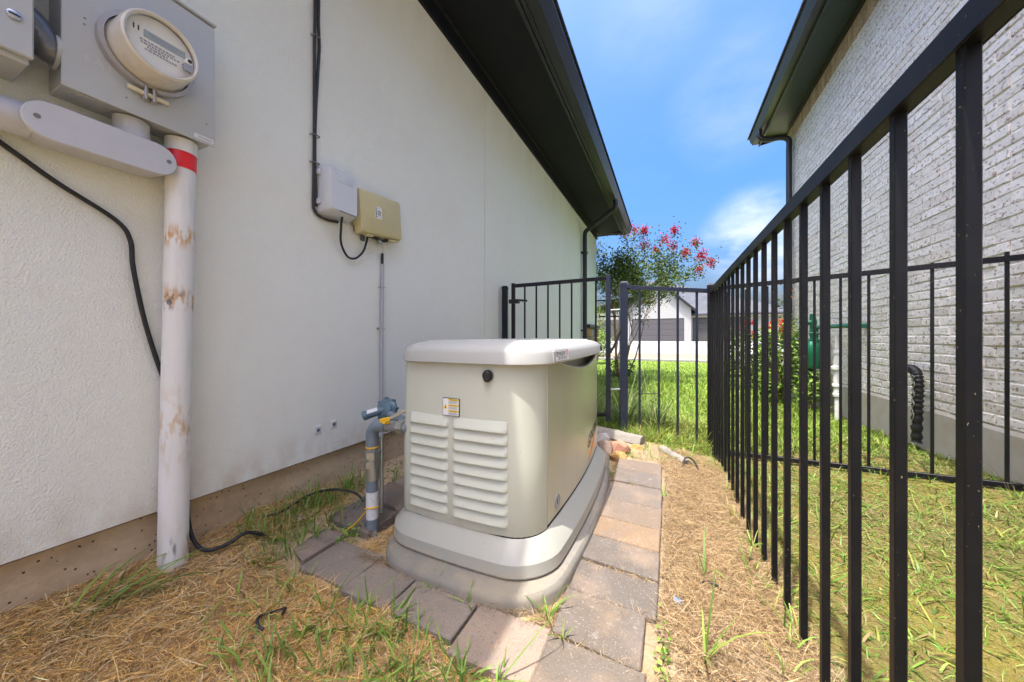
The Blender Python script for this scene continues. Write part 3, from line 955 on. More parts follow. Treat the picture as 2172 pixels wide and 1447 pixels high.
MB().loft([lev(0.052, 0.054, 0.14), lev(0.056, 0.062, 0.14), lev(0.053, 0.098, 0.14), lev(0.046, 0.108, 0.135), lev(0.010, 0.148, 0.105), lev(0.004, 0.152, 0.10), lev(-0.01, 0.150, 0.09)]).build('base', 'gen_base', gen, smooth=24)
# shell: front end with rounded corners, a step where the side panel sits


def shell_loop(z, e):
    r = 0.095
    x0, x1, y0, y1 = GX0 - e, GX1 + e, GY0 - e * 1.2, GY1 + e
    pts = []

    def arc(cx, cy, a0, a1, rr, n=9):
        for k in range(n + 1):
            a = math.radians(a0 + (a1 - a0) * k / n)
            pts.append((cx + rr * math.cos(a), cy + rr * math.sin(a), z))
    arc(x0 + 0.05, y0 + 0.05, 180, 270, 0.05, 6)
    for k in range(1, 6):
        t = k / 6
        pts.append((x0 + 0.05 + t * (x1 - r - x0 - 0.05), y0 - 0.004 * math.sin(math.pi * t), z))
    arc(x1 - r, y0 + r, 270, 358, r)
    pts.append((x1, y0 + r + 0.002, z))
    pts.append((x1 - 0.045, y0 + r + 0.004, z))
    pts.append((x1 - 0.045, y1 - r, z))
    pts.append((x1, y1 - r + 0.002, z))
    arc(x1 - r, y1 - r + 0.004, 2, 90, r - 0.004)
    arc(x0 + 0.05, y1 - 0.05, 90, 180, 0.05, 6)
    return pts


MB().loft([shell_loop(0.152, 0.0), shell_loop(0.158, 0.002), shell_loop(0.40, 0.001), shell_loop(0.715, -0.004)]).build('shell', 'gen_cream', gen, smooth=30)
MB().loft([[(x, y, z) for x, y in rrect(GX0 - 0.001, GX1 + 0.001, GY0 - 0.002, GY1, 0.095, 8)] for z in (0.146, 0.1565)]).build('seam', 'gap_dark', gen)
# side panel with a hand grip cut in the top edge
pa, pb = GY0 + 0.095 + 0.006, GY1 - 0.095
poly = [(pa, 0.160), (pb, 0.160), (pb, 0.712)]
for k in range(25):
    t = k / 24
    y = 2.075 - t * (2.075 - 1.23) if k not in (0, 24) else (2.03 if k == 0 else 1.22)
    y = 2.035 - t * (2.035 - 1.22)
    poly.append((y, 0.712 - 0.052 * (math.sin(math.pi * t) ** 0.8)))
poly.append((pa, 0.712))
sp = MB().prism(poly, 'x', GX1 - 0.012, GX1 + 0.0015).build('side_panel', 'gen_panel', gen, bevel=0.0015)
lip = [(GX1 - 0.002, 2.035 - t * (2.035 - 1.22), 0.708 - 0.050 * (math.sin(math.pi * t) ** 0.8)) for t in np.linspace(0, 1, 30)]
MB().tube(lip, 0.0055, 8).build('grip_rim', 'gen_lid', gen, smooth=60)
MB().tube([(GX1 + 0.0015, 1.19, 0.205), (GX1 + 0.003, 1.19, 0.205)], 0.026, 24).build('seal_sticker', 'gen_lid', sp)
for r_ in (0.024, 0.018):
    ring = [(GX1 + 0.0034, 1.19 + r_ * math.cos(a), 0.205 + r_ * math.sin(a)) for a in np.linspace(0, 2 * math.pi, 25)]
    MB().tube(ring, 0.0011, 4, False).build('seal_ring', 'ink_grey', sp)
MB().box((GX1 + 0.0031, 1.187, 0.196), (GX1 + 0.0036, 1.193, 0.214)).build('seal_mark', 'ink', sp)
# printed name and swoosh on the side panel
text_obj('name_print', 'GENERAC', 0.082, (GX1 + 0.0019, 1.85, 0.290), (0, 1, 0.10), (0, 0, 1), 'ink', sp, shear=0.25)
sw = []
for t in np.linspace(0, 1, 14):
    sw.append((1.69 + 0.32 * t, 0.185 + 0.10 * t ** 1.3))
for t in np.linspace(1, 0, 14):
    sw.append((1.69 + 0.32 * t, 0.185 + 0.10 * t ** 1.3 + 0.020 * math.sin(math.pi * min(1, t * 0.95 + 0.03))))
MB().prism(sw, 'x', GX1 + 0.0016, GX1 + 0.0021).build('swoosh_print', 'orange_print', sp)
# lid
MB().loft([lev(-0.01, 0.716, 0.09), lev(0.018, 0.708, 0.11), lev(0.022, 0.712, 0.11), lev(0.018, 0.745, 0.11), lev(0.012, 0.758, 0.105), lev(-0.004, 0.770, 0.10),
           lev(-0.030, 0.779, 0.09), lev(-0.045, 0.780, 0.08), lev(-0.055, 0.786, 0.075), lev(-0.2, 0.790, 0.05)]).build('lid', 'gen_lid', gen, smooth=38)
rib = MB()
rib.loft([[(x, y, z) for x, y in rrect(GX1 - 0.035 + dx, GX1 + 0.0245 - dx * 0.2, 1.10 - dx, 1.118 + dx, 0.006, 3)] for dx, z in ((0.0, 0.712), (0.0, 0.75))])
rib.build('lid_rib', 'gen_lid', gen, smooth=30)
# lid lock and its rubber cap on the louvred end
lock = MB().lathe([(0.019, 0), (0.019, 0.003), (0.016, 0.004)], (-0.541, GY0 - 0.004, 0.672), (0, -1, 0), 24).build('lock', 'gap_dark', gen, smooth=40)
capm = MB()
capm.loft([[(-0.541 + x * s, GY0 - 0.007 - d, 0.668 + z * s) for x, z in [(-0.013, 0.012), (-0.010, 0.017), (0, 0.021), (0.010, 0.017), (0.013, 0.012), (0.014, 0.0), (0.010, -0.012), (0.005, -0.017), (-0.005, -0.017), (-0.010, -0.012), (-0.014, 0.0)]] for d, s in ((0, 1.0), (0.006, 1.0), (0.010, 0.8))])
capm.build('lock_cap', 'rubber', lock, smooth=40)
# louvres: two columns of nine
yf = GY0 - 0.0015


def louvre(x0, x1, z0, z1, depth):
    st = [0, 0.03, 0.09, 0.5, 0.91, 0.97, 1]
    dp = [0.0, 0.55, 1.0, 1.0, 1.0, 0.55, 0.0]
    loops = []
    for s, d in zip(st, dp):
        x = x0 + (x1 - x0) * s
        D = 0.001 + depth * d
        bow = -0.004 * math.sin(math.pi * s)
        loops.append([(x, yf + 0.006, z1), (x, yf - 0.0008 + bow * 0, z1), (x, yf - D * 0.72, z0 + (z1 - z0) * 0.42), (x, yf - D * 0.93, z0 + 0.008), (x, yf - D, z0 + 0.004), (x, yf - D * 0.9, z0 + 0.001), (x, yf + 0.006, z0 + 0.0045)])
    return MB().loft(loops).build('louvre', 'gen_cream', gen, smooth=40)


nl = 9
ztop, zbot = 0.524, 0.184
for k in range(nl):
    h = (ztop - zbot) / nl
    z1 = ztop - k * h
    louvre(-0.872, -0.693, z1 - h * 0.96, z1, 0.014)
    louvre(-0.679, -0.472, z1 - h * 0.96, z1, 0.014)
# warning label: framed white label with three yellow bands
wl0 = (-0.716, -0.648)
WZ0, WZ1 = 0.527, 0.588
wlb = MB().box((wl0[0], GY0 - 0.0072, WZ0), (wl0[1], GY0 - 0.0040, WZ1)).build('warning_label', 'ink', gen)
ly = GY0 - 0.0074
MB().box((wl0[0] + .0015, ly, WZ0 + .0015), (wl0[1] - .0015, ly + 0.001, WZ1 - .0015)).build('label_paper', 'paper', wlb)
for k in range(3):
    zz = WZ1 - 0.0085 - k * 0.0195
    MB().box((wl0[0] + 0.0235, ly - 0.0003, zz), (wl0[1] - 0.0018, ly, zz + 0.0065)).build('yellow_band', 'yellow_print', wlb)
    text_obj('band_print', 'CAUTION' if k == 2 else 'WARNING', 0.0062, (wl0[0] + 0.0445, ly - 0.0005, zz + 0.0032), (1, 0, 0), (0, 0, 1), 'ink', wlb, 0.0001)
    for q in range(3):
        MB().box((wl0[0] + 0.0245, ly - 0.0003, zz - 0.0032 - q * 0.0032), (wl0[1] - 0.004 - 0.006 * random.random(), ly, zz - 0.0018 - q * 0.0032)).build('print_line', 'ink_grey', wlb)
MB().prism([(wl0[0] + 0.004, WZ0 + 0.024), (wl0[0] + 0.020, WZ0 + 0.024), (wl0[0] + 0.012, WZ0 + 0.040)], 'y', ly - 0.0004, ly).build('warning_triangle', 'yellow_print', wlb)
MB().box((wl0[0] + 0.0105, ly - 0.0006, WZ0 + 0.026), (wl0[0] + 0.0135, ly - 0.0004, WZ0 + 0.034)).build('triangle_mark', 'ink', wlb)
# dealer sticker on the lid's long side
sx = GX1 + 0.0195
up = Vector((-0.13, 0, 1)).normalized()
ry = Vector((0, 1, 0))


def on_lid(y, z):
    return Vector((GX1 + 0.0222 - (z - 0.712) * 0.125, y, z))


ds_v = [on_lid(1.122, 0.7155), on_lid(1.262, 0.7155), on_lid(1.262, 0.7545) , on_lid(1.122, 0.7545)]
nrm = Vector((1, 0, 0.125)).normalized()
dlr = mesh_obj('dealer_sticker', [p + nrm * 0.0008 for p in ds_v] + [p for p in ds_v], [(0, 1, 2, 3), (7, 6, 5, 4), (0, 4, 5, 1), (1, 5, 6, 2), (2, 6, 7, 3), (3, 7, 4, 0)], 'paper', gen)
text_obj('sticker_print', 'generator', 0.0245, on_lid(1.180, 0.7425) + nrm * 0.0012, ry, up, 'ink', dlr, 0.0002)
text_obj('sticker_print', 'SUPERCENTER', 0.0085, on_lid(1.185, 0.7335) + nrm * 0.0012, ry, up, 'ink_grey', dlr, 0.0002)
text_obj('sticker_print', '281-351-8110', 0.0165, on_lid(1.192, 0.7245) + nrm * 0.0012, ry, up, 'ink', dlr, 0.0002)
hs = [(1.236, 0.7335), (1.256, 0.7335), (1.256, 0.747), (1.246, 0.753), (1.236, 0.747)]
hp = [on_lid(*p) + nrm * 0.0012 for p in hs] + [on_lid(1.246 + (p[0] - 1.246) * 0.68, 0.741 + (p[1] - 0.741) * 0.7) + nrm * 0.0012 for p in hs]
mesh_obj('sticker_house', hp, [(k, (k + 1) % 5, 5 + (k + 1) % 5, 5 + k) for k in range(5)], 'ink_red', dlr)
ring = [on_lid(2.085 + 0.030 * math.cos(a), 0.735 + 0.016 * math.sin(a)) + nrm * 0.003 for a in np.linspace(0, 2 * math.pi, 20)]
MB().tube(ring, 0.004, 6, False).build('lid_latch', 'gap_dark', gen, smooth=60)



def bow(obj, side, front, yc, half, xc, depth_y):
    """Give an object the softly bowed long side and end that the moulded parts have."""
    me = obj.data
    org = Vector(ORG[obj.name])
    bm = bmesh.new()
    bm.from_mesh(me)
    ys_ = [v.co.y + org.y for v in bm.verts]
    xs_ = [v.co.x + org.x for v in bm.verts]
    if max(ys_) - min(ys_) > 0.2:
        for yy in np.linspace(1.15, 2.1, 11):
            bmesh.ops.bisect_plane(bm, geom=bm.verts[:] + bm.edges[:] + bm.faces[:], plane_co=(0, yy - org.y, 0), plane_no=(0, 1, 0))
    if max(xs_) - min(xs_) > 0.15:
        for xx in np.linspace(-0.85, -0.47, 7):
            bmesh.ops.bisect_plane(bm, geom=bm.verts[:] + bm.edges[:] + bm.faces[:], plane_co=(xx - org.x, 0, 0), plane_no=(1, 0, 0))
    for v in bm.verts:
        x, y = v.co.x + org.x, v.co.y + org.y
        w = min(1.0, max(0.0, (x - xc) / 0.27))
        b_ = 1 - ((y - yc) / half) ** 2
        v.co.x += side * max(b_, -0.9) * w
        wy = min(1.0, max(0.0, (depth_y - y) / 0.25))
        v.co.y -= front * (1 - ((x - xc) / 0.27) ** 2) * wy
    bm.to_mesh(me)
    bm.free()


def all_parts(o):
    for c in o.children:
        yield c
        yield from all_parts(c)


for part in list(all_parts(gen)):
    if part.type == 'MESH':
        bow(part, 0.026, 0.012, 1.50, 0.53, -0.66, 1.25)
gen.location = (-0.686, 1.622, 0.0195)
gen.scale = (1.04, 1.04, 1.04)
bow(pad_obj, 0.036, 0.010, 1.52, 0.55, -0.66, 1.25)

# ------------------------------------------------------------------ black fences
FM = {}


def picket_obj(parent, x, y, z0, z1, ang=0.0, w=0.0165, material='fence_black'):
    key = (round(z1 - z0, 3), w, material)
    if key not in FM:
        m = MB().box((-w / 2, -w / 2, 0), (w / 2, w / 2, z1 - z0))
        me = bpy.data.meshes.new('picket')
        me.from_pydata(m.v, [], m.f)
        bm = bmesh.new()
        bm.from_mesh(me)
        bmesh.ops.recalc_face_normals(bm, faces=bm.faces)
        bmesh.ops.bevel(bm, geom=[e for e in bm.edges if abs(e.verts[0].co.z - e.verts[1].co.z) > 0.01], offset=0.0016, offset_type='OFFSET', segments=1, affect='EDGES')
        bm.to_mesh(me)
        bm.free()
        me.materials.append(MATS[material])
        FM[key] = me
    o = link('picket', FM[key], parent, (x, y, z0))
    o.rotation_euler.z = ang
    return o


def rail(parent, p, q, w=0.026, h=0.04, material='fence_black', lipped=True):
    m = MB().bar(p, q, w, h)
    o = m.build('rail', material, parent, bevel=0.0015)
    if lipped:
        dv = (Vector(q) - Vector(p)).normalized()
        side = dv.cross(Vector((0, 0, 1))).normalized()
        for s in (-1, 1):
            off = side * (s * (w / 2 + 0.0012)) - Vector((0, 0, h / 2 - 0.004))
            MB().bar(Vector(p) + off, Vector(q) + off, 0.0022, 0.007).build('rail_lip', material, o)
    return o


def post(parent, x, y, z0, z1, w=0.055, ang=0.0, material='fence_black', cap=True, name='post'):
    c, s = math.cos(ang), math.sin(ang)
    R = lambda a, b: (x + a * c - b * s, y + a * s + b * c)
    h = w / 2
    lo = [R(-h, -h), R(h, -h), R(h, h), R(-h, h)]
    o = mesh_obj(name, [(*p, z0) for p in lo] + [(*p, z1) for p in lo], [(3, 2, 1, 0), (4, 5, 6, 7), (0, 1, 5, 4), (1, 2, 6, 5), (2, 3, 7, 6), (3, 0, 4, 7)], material, parent, (x, y, z0), None, None, 0.002)
    if cap:
        loops = []
        for e, z in ((0.003, z1 - 0.022), (0.003, z1 + 0.004), (-0.004, z1 + 0.012), (-0.014, z1 + 0.017)):
            k = h + e
            loops.append([(*R(-k, -k), z), (*R(k, -k), z), (*R(k, k), z), (*R(-k, k), z)])
        MB().loft(loops).build('post_cap', material, o, smooth=20)
    return o


RAIL_Z = 1.188
f1 = thing('side_fence', 'long black metal picket fence running beside the pavers towards the gate', 'fence', (FX, 2, -0.1))
rail(f1, (FX, -0.6, RAIL_Z), (FX, 3.53, RAIL_Z + 0.02), 0.026, 0.046)
rail(f1, (FX, -0.6, -0.165), (FX, 3.53, -0.22), 0.026, 0.03, lipped=False)
PS = 0.1475
y = 0.642 - 6 * PS
k = 0
while y < 3.50:
    z = float(gz(FX, y)[0])
    picket_obj(f1, FX, y, -0.30, RAIL_Z - 0.010)
    y += PS
    k += 1
cpst = post(f1, FX, 3.57, -0.45, 1.262, 0.055)
for dz in (1.20, 1.225):
    MB().cyl((FX - 0.03, 3.56, dz), (FX - 0.042, 3.56, dz), 0.006, 10).build('bolt', 'steel_clip', cpst)

# cross fence to the brick house
A, B = Vector((FX + 0.03, 3.565)), Vector((1.93, 3.13))
f2 = thing('cross_fence', 'black picket fence section crossing the turf to the brick house', 'fence', (1.1, 3.35, -0.2))
ztA, ztB, zbA, zbB = 1.232, 1.275, -0.235, -0.10
rail(f2, (A.x, A.y, ztA), (B.x, B.y, ztB), 0.026, 0.036)
rail(f2, (A.x, A.y, zbA), (B.x, B.y, zbB), 0.026, 0.036)
n = 11
ang = math.atan2(B.y - A.y, B.x - A.x)
for k in range(n):
    t = (k + 0.6) / n
    p = A.lerp(B, t)
    picket_obj(f2, p.x, p.y, round(zbA + (zbB - zbA) * t, 3), round(zbA + (zbB - zbA) * t + 1.42, 3), ang)

# front panel between the gate post and the corner post
f3 = thing('front_fence', 'short bluish black picket fence panel between gate post and corner post', 'fence', (0, 3.46, -0.2))
post(f3, -0.385, 3.36, -0.35, 1.300, 0.068, 0.28, 'fence_blue')
P, Q = Vector((-0.35, 3.37)), Vector((FX - 0.028, 3.565))
rail(f3, (P.x, P.y, 1.262), (Q.x, Q.y, 1.215), 0.028, 0.038, 'fence_blue')
ang = math.atan2(Q.y - P.y, Q.x - P.x)
for k in range(4):
    p = P.lerp(Q, (0.155, 0.40, 0.635, 0.87)[k])
    picket_obj(f3, p.x, p.y, round(-0.16 - 0.035 * k, 3), round(1.245 - 0.0115 * k, 3), ang, 0.018, 'fence_blue')
rail(f3, (P.x, P.y, -0.17), (Q.x, Q.y, -0.24), 0.028, 0.03, 'fence_blue', lipped=False)
for (x, z) in ((-0.345, 1.27),):
    MB().box((x - 0.012, 3.33, z - 0.02), (x + 0.02, 3.348, z + 0.02)).build('rail_bracket', 'fence_blue', f3, bevel=0.002)
MB().tube([(-0.24, 3.39, 0.27), (-0.09, 3.44, 0.27)], 0.004, 6).build('wire_tie', 'rubber', f3)

# gate and the post on the wall
gp = thing('gate_post', 'black metal post with domed cap fixed against the stucco wall', 'post', (-1.475, 3.05, 0))
post(gp, -1.475, 3.05, -0.1, 1.285, 0.055, 0.28)
gt = thing('gate', 'black metal picket gate behind the generator, hinged beside the stucco wall', 'gate', (-0.95, 3.2, 0))
L, Rr = Vector((-1.395, 3.075)), Vector((-0.520, 3.320))
ang = math.atan2(Rr.y - L.y, Rr.x - L.x)
post(gt, L.x, L.y, -0.02, 1.325, 0.036, ang, cap=False, name='stile')
post(gt, Rr.x, Rr.y, 0.0, 1.385, 0.042, ang, 'fence_blue', cap=False, name='stile')
rail(gt, (L.x + .018, L.y + .005, 1.300), (Rr.x - .021, Rr.y - .006, 1.352), 0.026, 0.034)
rail(gt, (L.x + .018, L.y + .005, 0.02), (Rr.x - .021, Rr.y - .006, 0.06), 0.026, 0.034)
for k in range(7):
    t = (k + 1) / 8.0
    p = L.lerp(Rr, t)
    picket_obj(gt, p.x, p.y, round(0.03 + 0.04 * t, 3), round(1.29 + 0.05 * t, 3), ang, 0.0165)
MB().box((-1.43, 3.035, 1.125), (-1.33, 3.09, 1.165)).build('latch', 'black_trim', gt, bevel=0.004)
MB().bar((-1.33, 3.03, 1.152), (-1.24, 3.055, 1.145), 0.05, 0.018).build('latch_arm', 'black_trim', gt, bevel=0.003)
MB().tube([(-0.50, 3.325, 0.30), (-0.41, 3.35, 0.305)], 0.007, 8).build('hinge', 'steel_clip', gt)
MB().tube([(-0.50, 3.325, 1.05), (-0.41, 3.35, 1.055)], 0.007, 8).build('hinge', 'steel_clip', gt)
MB().tube(smoothpath([(-0.52, 3.30, 0.62), (-0.47, 3.31, 0.70), (-0.43, 3.32, 0.80), (-0.40, 3.325, 0.88)]), 0.011, 8).build('closer_spring', 'gutter_dark', gt, smooth=60)

# ------------------------------------------------------------------ meters and boxes on the stucco wall
eb = thing('breaker_box', 'grey metal breaker enclosure cut by the left edge of the picture', 'electrical box', (WX, 0.1, 1.45))
MB().box((WX + 0.001, -0.22, 1.45), (WX + 0.135, 0.262, 2.1)).build('cabinet', 'meter_grey', eb, bevel=0.003)
MB().box((WX + 0.1355, -0.225, 1.462), (WX + 0.150, 0.266, 2.105)).build('door', 'meter_grey', eb, bevel=0.003)
sc = MB().lathe([(0.011, 0), (0.011, 0.003), (0.007, 0.005)], (WX + 0.1505, 0.238, 1.545), (1, 0, 0), 16).build('screw', 'lock_metal', eb, smooth=40)
MB().box((WX + 0.155, 0.230, 1.5435), (WX + 0.1562, 0.246, 1.5465)).build('slot', 'gap_dark', sc)
cf = thing('conduit_connector', 'dark bent metal conduit connector between the two grey electrical boxes', 'conduit', (WX + 0.07, 0.29, 1.55))
MB().tube(smoothpath([(WX + 0.075, 0.255, 1.60), (WX + 0.075, 0.275, 1.585), (WX + 0.075, 0.300, 1.545), (WX + 0.075, 0.325, 1.54)]), [0.034] * 19, 18).build('elbow', 'flex_metal', cf, smooth=60)
MB().cyl((WX + 0.075, 0.308, 1.541), (WX + 0.075, 0.3155, 1.541), 0.042, 20).build('locknut', 'meter_grey', cf, smooth=40)

MX = -1.42
mb = thing('meter_socket', 'large grey metal meter socket box fixed high on the stucco wall', 'electrical box', (WX, 0.475, 1.455))
MB().box((WX + 0.001, 0.318, 1.456), (MX - 0.0015, 0.636, 1.86)).build('cabinet', 'meter_grey', mb, bevel=0.002)
MB().box((MX - 0.001, 0.314, 1.448), (MX + 0.0035, 0.640, 1.856)).build('cover', 'meter_grey', mb, bevel=0.0015)
MB().box((WX + 0.001, 0.312, 1.8605), (MX + 0.010, 0.643, 1.868)).build('rain_lip', 'meter_grey', mb, bevel=0.002)
text_obj('embossed_name', 'EATON', 0.032, (MX + 0.0037, 0.405, 1.547), (0, 1, 0.02), (0, 0, 1), 'pvc_grey', mb, 0.0004)
for (yy, zz) in ((0.353, 1.650), (0.352, 1.633), (0.43, 1.487), (0.617, 1.516)):
    MB().lathe([(0.0025, 0), (0.002, 0.001)], (MX + 0.0036, yy, zz), (1, 0, 0), 8).build('rivet', 'box_dark', mb)
tg = MB().box((MX + 0.0037, 0.583, 1.457), (MX + 0.0045, 0.637, 1.471)).build('name_tag', 'paper', mb)
for q in range(2):
    MB().box((MX + 0.0046, 0.594, 1.4605 + 0.004 * q), (MX + 0.0049, 0.632, 1.462 + 0.004 * q)).build('tag_print', 'ink_grey', tg)
for r_ in (0.030, 0.040):
    ring = [(WX + 0.055 + r_ * math.cos(a), 0.375 + r_ * math.sin(a), 1.4555) for a in np.linspace(0, 2 * math.pi, 30)]
    MB().tube(ring, 0.0012, 5, False).build('knockout', 'meter_grey', mb, smooth=60)

mt = thing('electric_meter', 'round glass covered electric meter with digital display on the grey box', 'electric meter', (MX, 0.473, 1.632))
MC = (MX + 0.0045, 0.473, 1.632)
gap = math.radians(8)
rp = []
for a in np.linspace(-math.pi / 2 + gap, 1.5 * math.pi - gap, 60):
    rp.append((MC[1] + math.cos(a), MC[2] + math.sin(a), a))
rm = MB()
R1, R2 = 0.1035, 0.0925
loops = []
for (_, _, a) in rp:
    c_, s_ = math.cos(a), math.sin(a)
    loops.append([(MX + 0.004, MC[1] + R2 * c_, MC[2] + R2 * s_), (MX + 0.026, MC[1] + R2 * c_, MC[2] + R2 * s_), (MX + 0.026, MC[1] + R1 * c_, MC[2] + R1 * s_), (MX + 0.004, MC[1] + R1 * c_, MC[2] + R1 * s_)])
rm.loft(loops)
ringo = rm.build('clamp_ring', 'meter_ring', mt, smooth=40)
for s in (-1, 1):
    MB().box((MX + 0.004, MC[1] + s * 0.009 - 0.0035, MC[2] - 0.133), (MX + 0.027, MC[1] + s * 0.009 + 0.0035, MC[2] - 0.092)).build('ring_tab', 'meter_ring', ringo, bevel=0.002)
MB().cyl((MX + 0.017, MC[1] - 0.045, MC[2] - 0.115), (MX + 0.017, MC[1] + 0.042, MC[2] - 0.115), 0.0062, 14).build('lock_pin', 'pin_cream', mt, smooth=40)
MB().lathe([(0.090, 0.0), (0.090, 0.012), (0.0875, 0.014), (0.086, 0.085), (0.084, 0.096), (0.079, 0.100), (0.0745, 0.097), (0.073, 0.090)], MC, (1, 0, 0), 56, caps=False).build('cover_body', 'meter_cover', mt, smooth=35)
MB().lathe([(0.074, 0.0), (0.0742, 0.001)], (MX + 0.086, 0.473, 1.632), (1, 0, 0), 48).build('face_plate', 'meter_face', mt)
FXm = MX + 0.088
disp = MB().box((FXm - 0.001, 0.438, 1.640), (FXm + 0.0006, 0.528, 1.660)).build('display', 'lcd', mt)
text_obj('display_digits', '00000000', 0.0175, (FXm + 0.0007, 0.483, 1.650), (0, 1, 0), (0, 0, 1), 'ink_grey', disp, 0.0001)
for q in range(2):
    MB().box((FXm - 0.001, 0.417 + q * 0.009, 1.648), (FXm + 0.0006, 0.4195 + q * 0.009, 1.661)).build('bar_mark', 'ink', mt)
for q, (a, b) in enumerate(((0.43, 0.50), (0.432, 0.515), (0.445, 0.49), (0.44, 0.505))):
    yy = a
    while yy < b:
        w = random.uniform(0.003, 0.007)
        MB().box((FXm - 0.001, yy, 1.627 - q * 0.0075), (FXm + 0.0005, yy + w, 1.631 - q * 0.0075)).build('print_mark', 'ink_grey', mt)
        yy += w + 0.0025
MB().lathe([(0.0745, 0.0), (0.0742, 0.0015)], (MX + 0.0965, 0.473, 1.632), (1, 0, 0), 48).build('window_glass', 'meter_glass', mt)
lk = MB().lathe([(0.0085, 0.0), (0.0085, 0.010), (0.006, 0.012)], (MX + 0.0975, 0.530, 1.628), (1, 0, 0), 16).build('reset_knob', 'meter_face', mt, smooth=40)
MB().lathe([(0.0055, 0.0), (0.005, 0.001)], (MX + 0.1097, 0.530, 1.628), (1, 0, 0), 14).build('knob_hole', 'gap_dark', lk)
MB().loft([[(MX + 0.100 + d, 0.527 + p[0], 1.608 + p[1]) for p in rrect(-0.011, 0.011, -0.011, 0.011, 0.006, 4)] for d in (0, 0.008)]).build('seal_tag', 'lock_metal', mt, smooth=30)

# LB fitting under the meter socket
lb = thing('plastic_junction', 'long grey plastic conduit fitting slung under the meter socket', 'conduit fitting', (WX + 0.05, 0.40, 1.345))
CX = WX + 0.10


def stadium(y0, y1, zc, r, x, n=10):
    p = []
    for k in range(n + 1):
        a = math.radians(-90 + 180 * k / n)
        p.append((x, y1 - r + r * math.cos(a), zc + r * math.sin(a)))
    for k in range(n + 1):
        a = math.radians(90 + 180 * k / n)
        p.append((x, y0 + r + r * math.cos(a), zc + r * math.sin(a)))
    return p


MB().loft([stadium(0.262, 0.535, 1.345, 0.040, WX + 0.012), stadium(0.258, 0.540, 1.345, 0.044, CX - 0.012), stadium(0.258, 0.540, 1.345, 0.044, CX - 0.001)]).build('housing', 'pvc_grey', lb, smooth=40)
cv = MB().loft([stadium(0.254, 0.544, 1.345, 0.0475, CX), stadium(0.254, 0.544, 1.345, 0.0475, CX + 0.006), stadium(0.2565, 0.5415, 1.345, 0.045, CX + 0.009)]).build('cover_plate', 'pvc_grey', lb, smooth=35)
for yy in (0.278, 0.524):
    MB().lathe([(0.006, 0), (0.0055, 0.0015)], (CX + 0.0092, yy, 1.347), (1, 0, 0), 14).build('screw', 'box_dark', cv)
text_obj('embossed_name', 'CARLON', 0.014, (CX + 0.0092, 0.415, 1.350), (0, 1, 0), (0, 0, 1), 'pvc_grey', cv, 0.0003)
MB().lathe([(0.041, 0), (0.041, 0.03), (0.039, 0.032), (0.039, 0.07)], (WX + 0.055, 0.458, 1.38), (0, 0, 1), 26).build('coupling', 'pvc_grey', lb, smooth=35)
MB().lathe([(0.041, 0), (0.041, 0.05), (0.038, 0.052)], (WX + 0.055, 0.275, 1.345), (0, -1, 0), 26).build('hub', 'pvc_grey', lb, smooth=35)
MB().cyl((WX + 0.055, 0.224, 1.345), (WX + 0.055, -0.3, 1.345), 0.0335, 24).build('pipe_stub', 'pvc_plain', lb, smooth=40)

# standing riser pipe
rs = thing('riser_pipe', 'thick stained white conduit pipe with red tape rising from the ground to the meter', 'conduit pipe', (-1.475, 0.56, 0))
mid = lambda z: (-1.475, 0.552 + 0.022 * z / 1.4, z)
pp = MB().tube([mid(z) for z in (-0.1, 0.05, 0.4, 0.8, 1.2, 1.447)], 0.0375, 28).build('pipe', 'pvc_white', rs, smooth=40)
MB().tube([mid(1.352), mid(1.405)], 0.0388, 28).build('red_tape', 'red_tape', rs, smooth=40)
MB().tube([mid(1.4055), mid(1.4475)], 0.0412, 28).build('collar', 'pvc_white', rs, smooth=40)
for k, z in enumerate((1.0, 0.90, 0.62, 0.42)):
    pass
for k, ch in enumerate('SCH40 PVC CONDUIT 2-IN 90C UL'):
    pass

# black cables
MB_c = smoothpath([(WX + 0.014, -0.1, 1.48), (WX + 0.014, 0.10, 1.385), (WX + 0.014, 0.241, 1.285), (WX + 0.014, 0.327, 1.221), (WX + 0.014, 0.436, 1.153), (WX + 0.014, 0.468, 1.10), (WX + 0.014, 0.475, 1.012),
                   (WX + 0.014, 0.50, 0.851), (WX + 0.014, 0.537, 0.69), (WX + 0.014, 0.575, 0.55), (WX + 0.02, 0.600, 0.36), (WX + 0.03, 0.602, 0.18), (WX + 0.06, 0.607, 0.10), (WX + 0.09, 0.630, 0.065), (WX + 0.11, 0.68, 0.065), (WX + 0.12, 0.73, 0.08), (WX + 0.13, 0.78, 0.05), (WX + 0.13, 0.82, 0.0)], 5)
tag(MB().tube(MB_c, 0.0062, 10).build('wall_cable', 'rubber', None, (WX, 0.3, 1.2), smooth=60), 'black cable sagging down the wall and behind the white riser pipe', 'cable')
bd = thing('cable_bundle', 'pair of dark cables running straight up the wall above the grey plastic box', 'cable', (WX, 1.08, 2))
for k, (o, wig) in enumerate(((-0.007, 0.002), (0.008, -0.010))):
    zz = np.linspace(1.42, 3.06, 18)
    pts = [(WX + 0.010, 1.078 + (z - 1.45) * 0.010 + o + wig * math.sin((z - 1.42) * 5.2) * (1 if z < 2.2 else 0.25), z) for z in zz]
    if k == 0:
        pts = [(WX + 0.012, 1.20, 1.378), (WX + 0.012, 1.15, 1.372), (WX + 0.012, 1.10, 1.376), (WX + 0.012, 1.076, 1.395)] + pts
    MB().tube(smoothpath(pts, 3), 0.0068, 8).build('cable', 'cable_grey', bd, smooth=60)
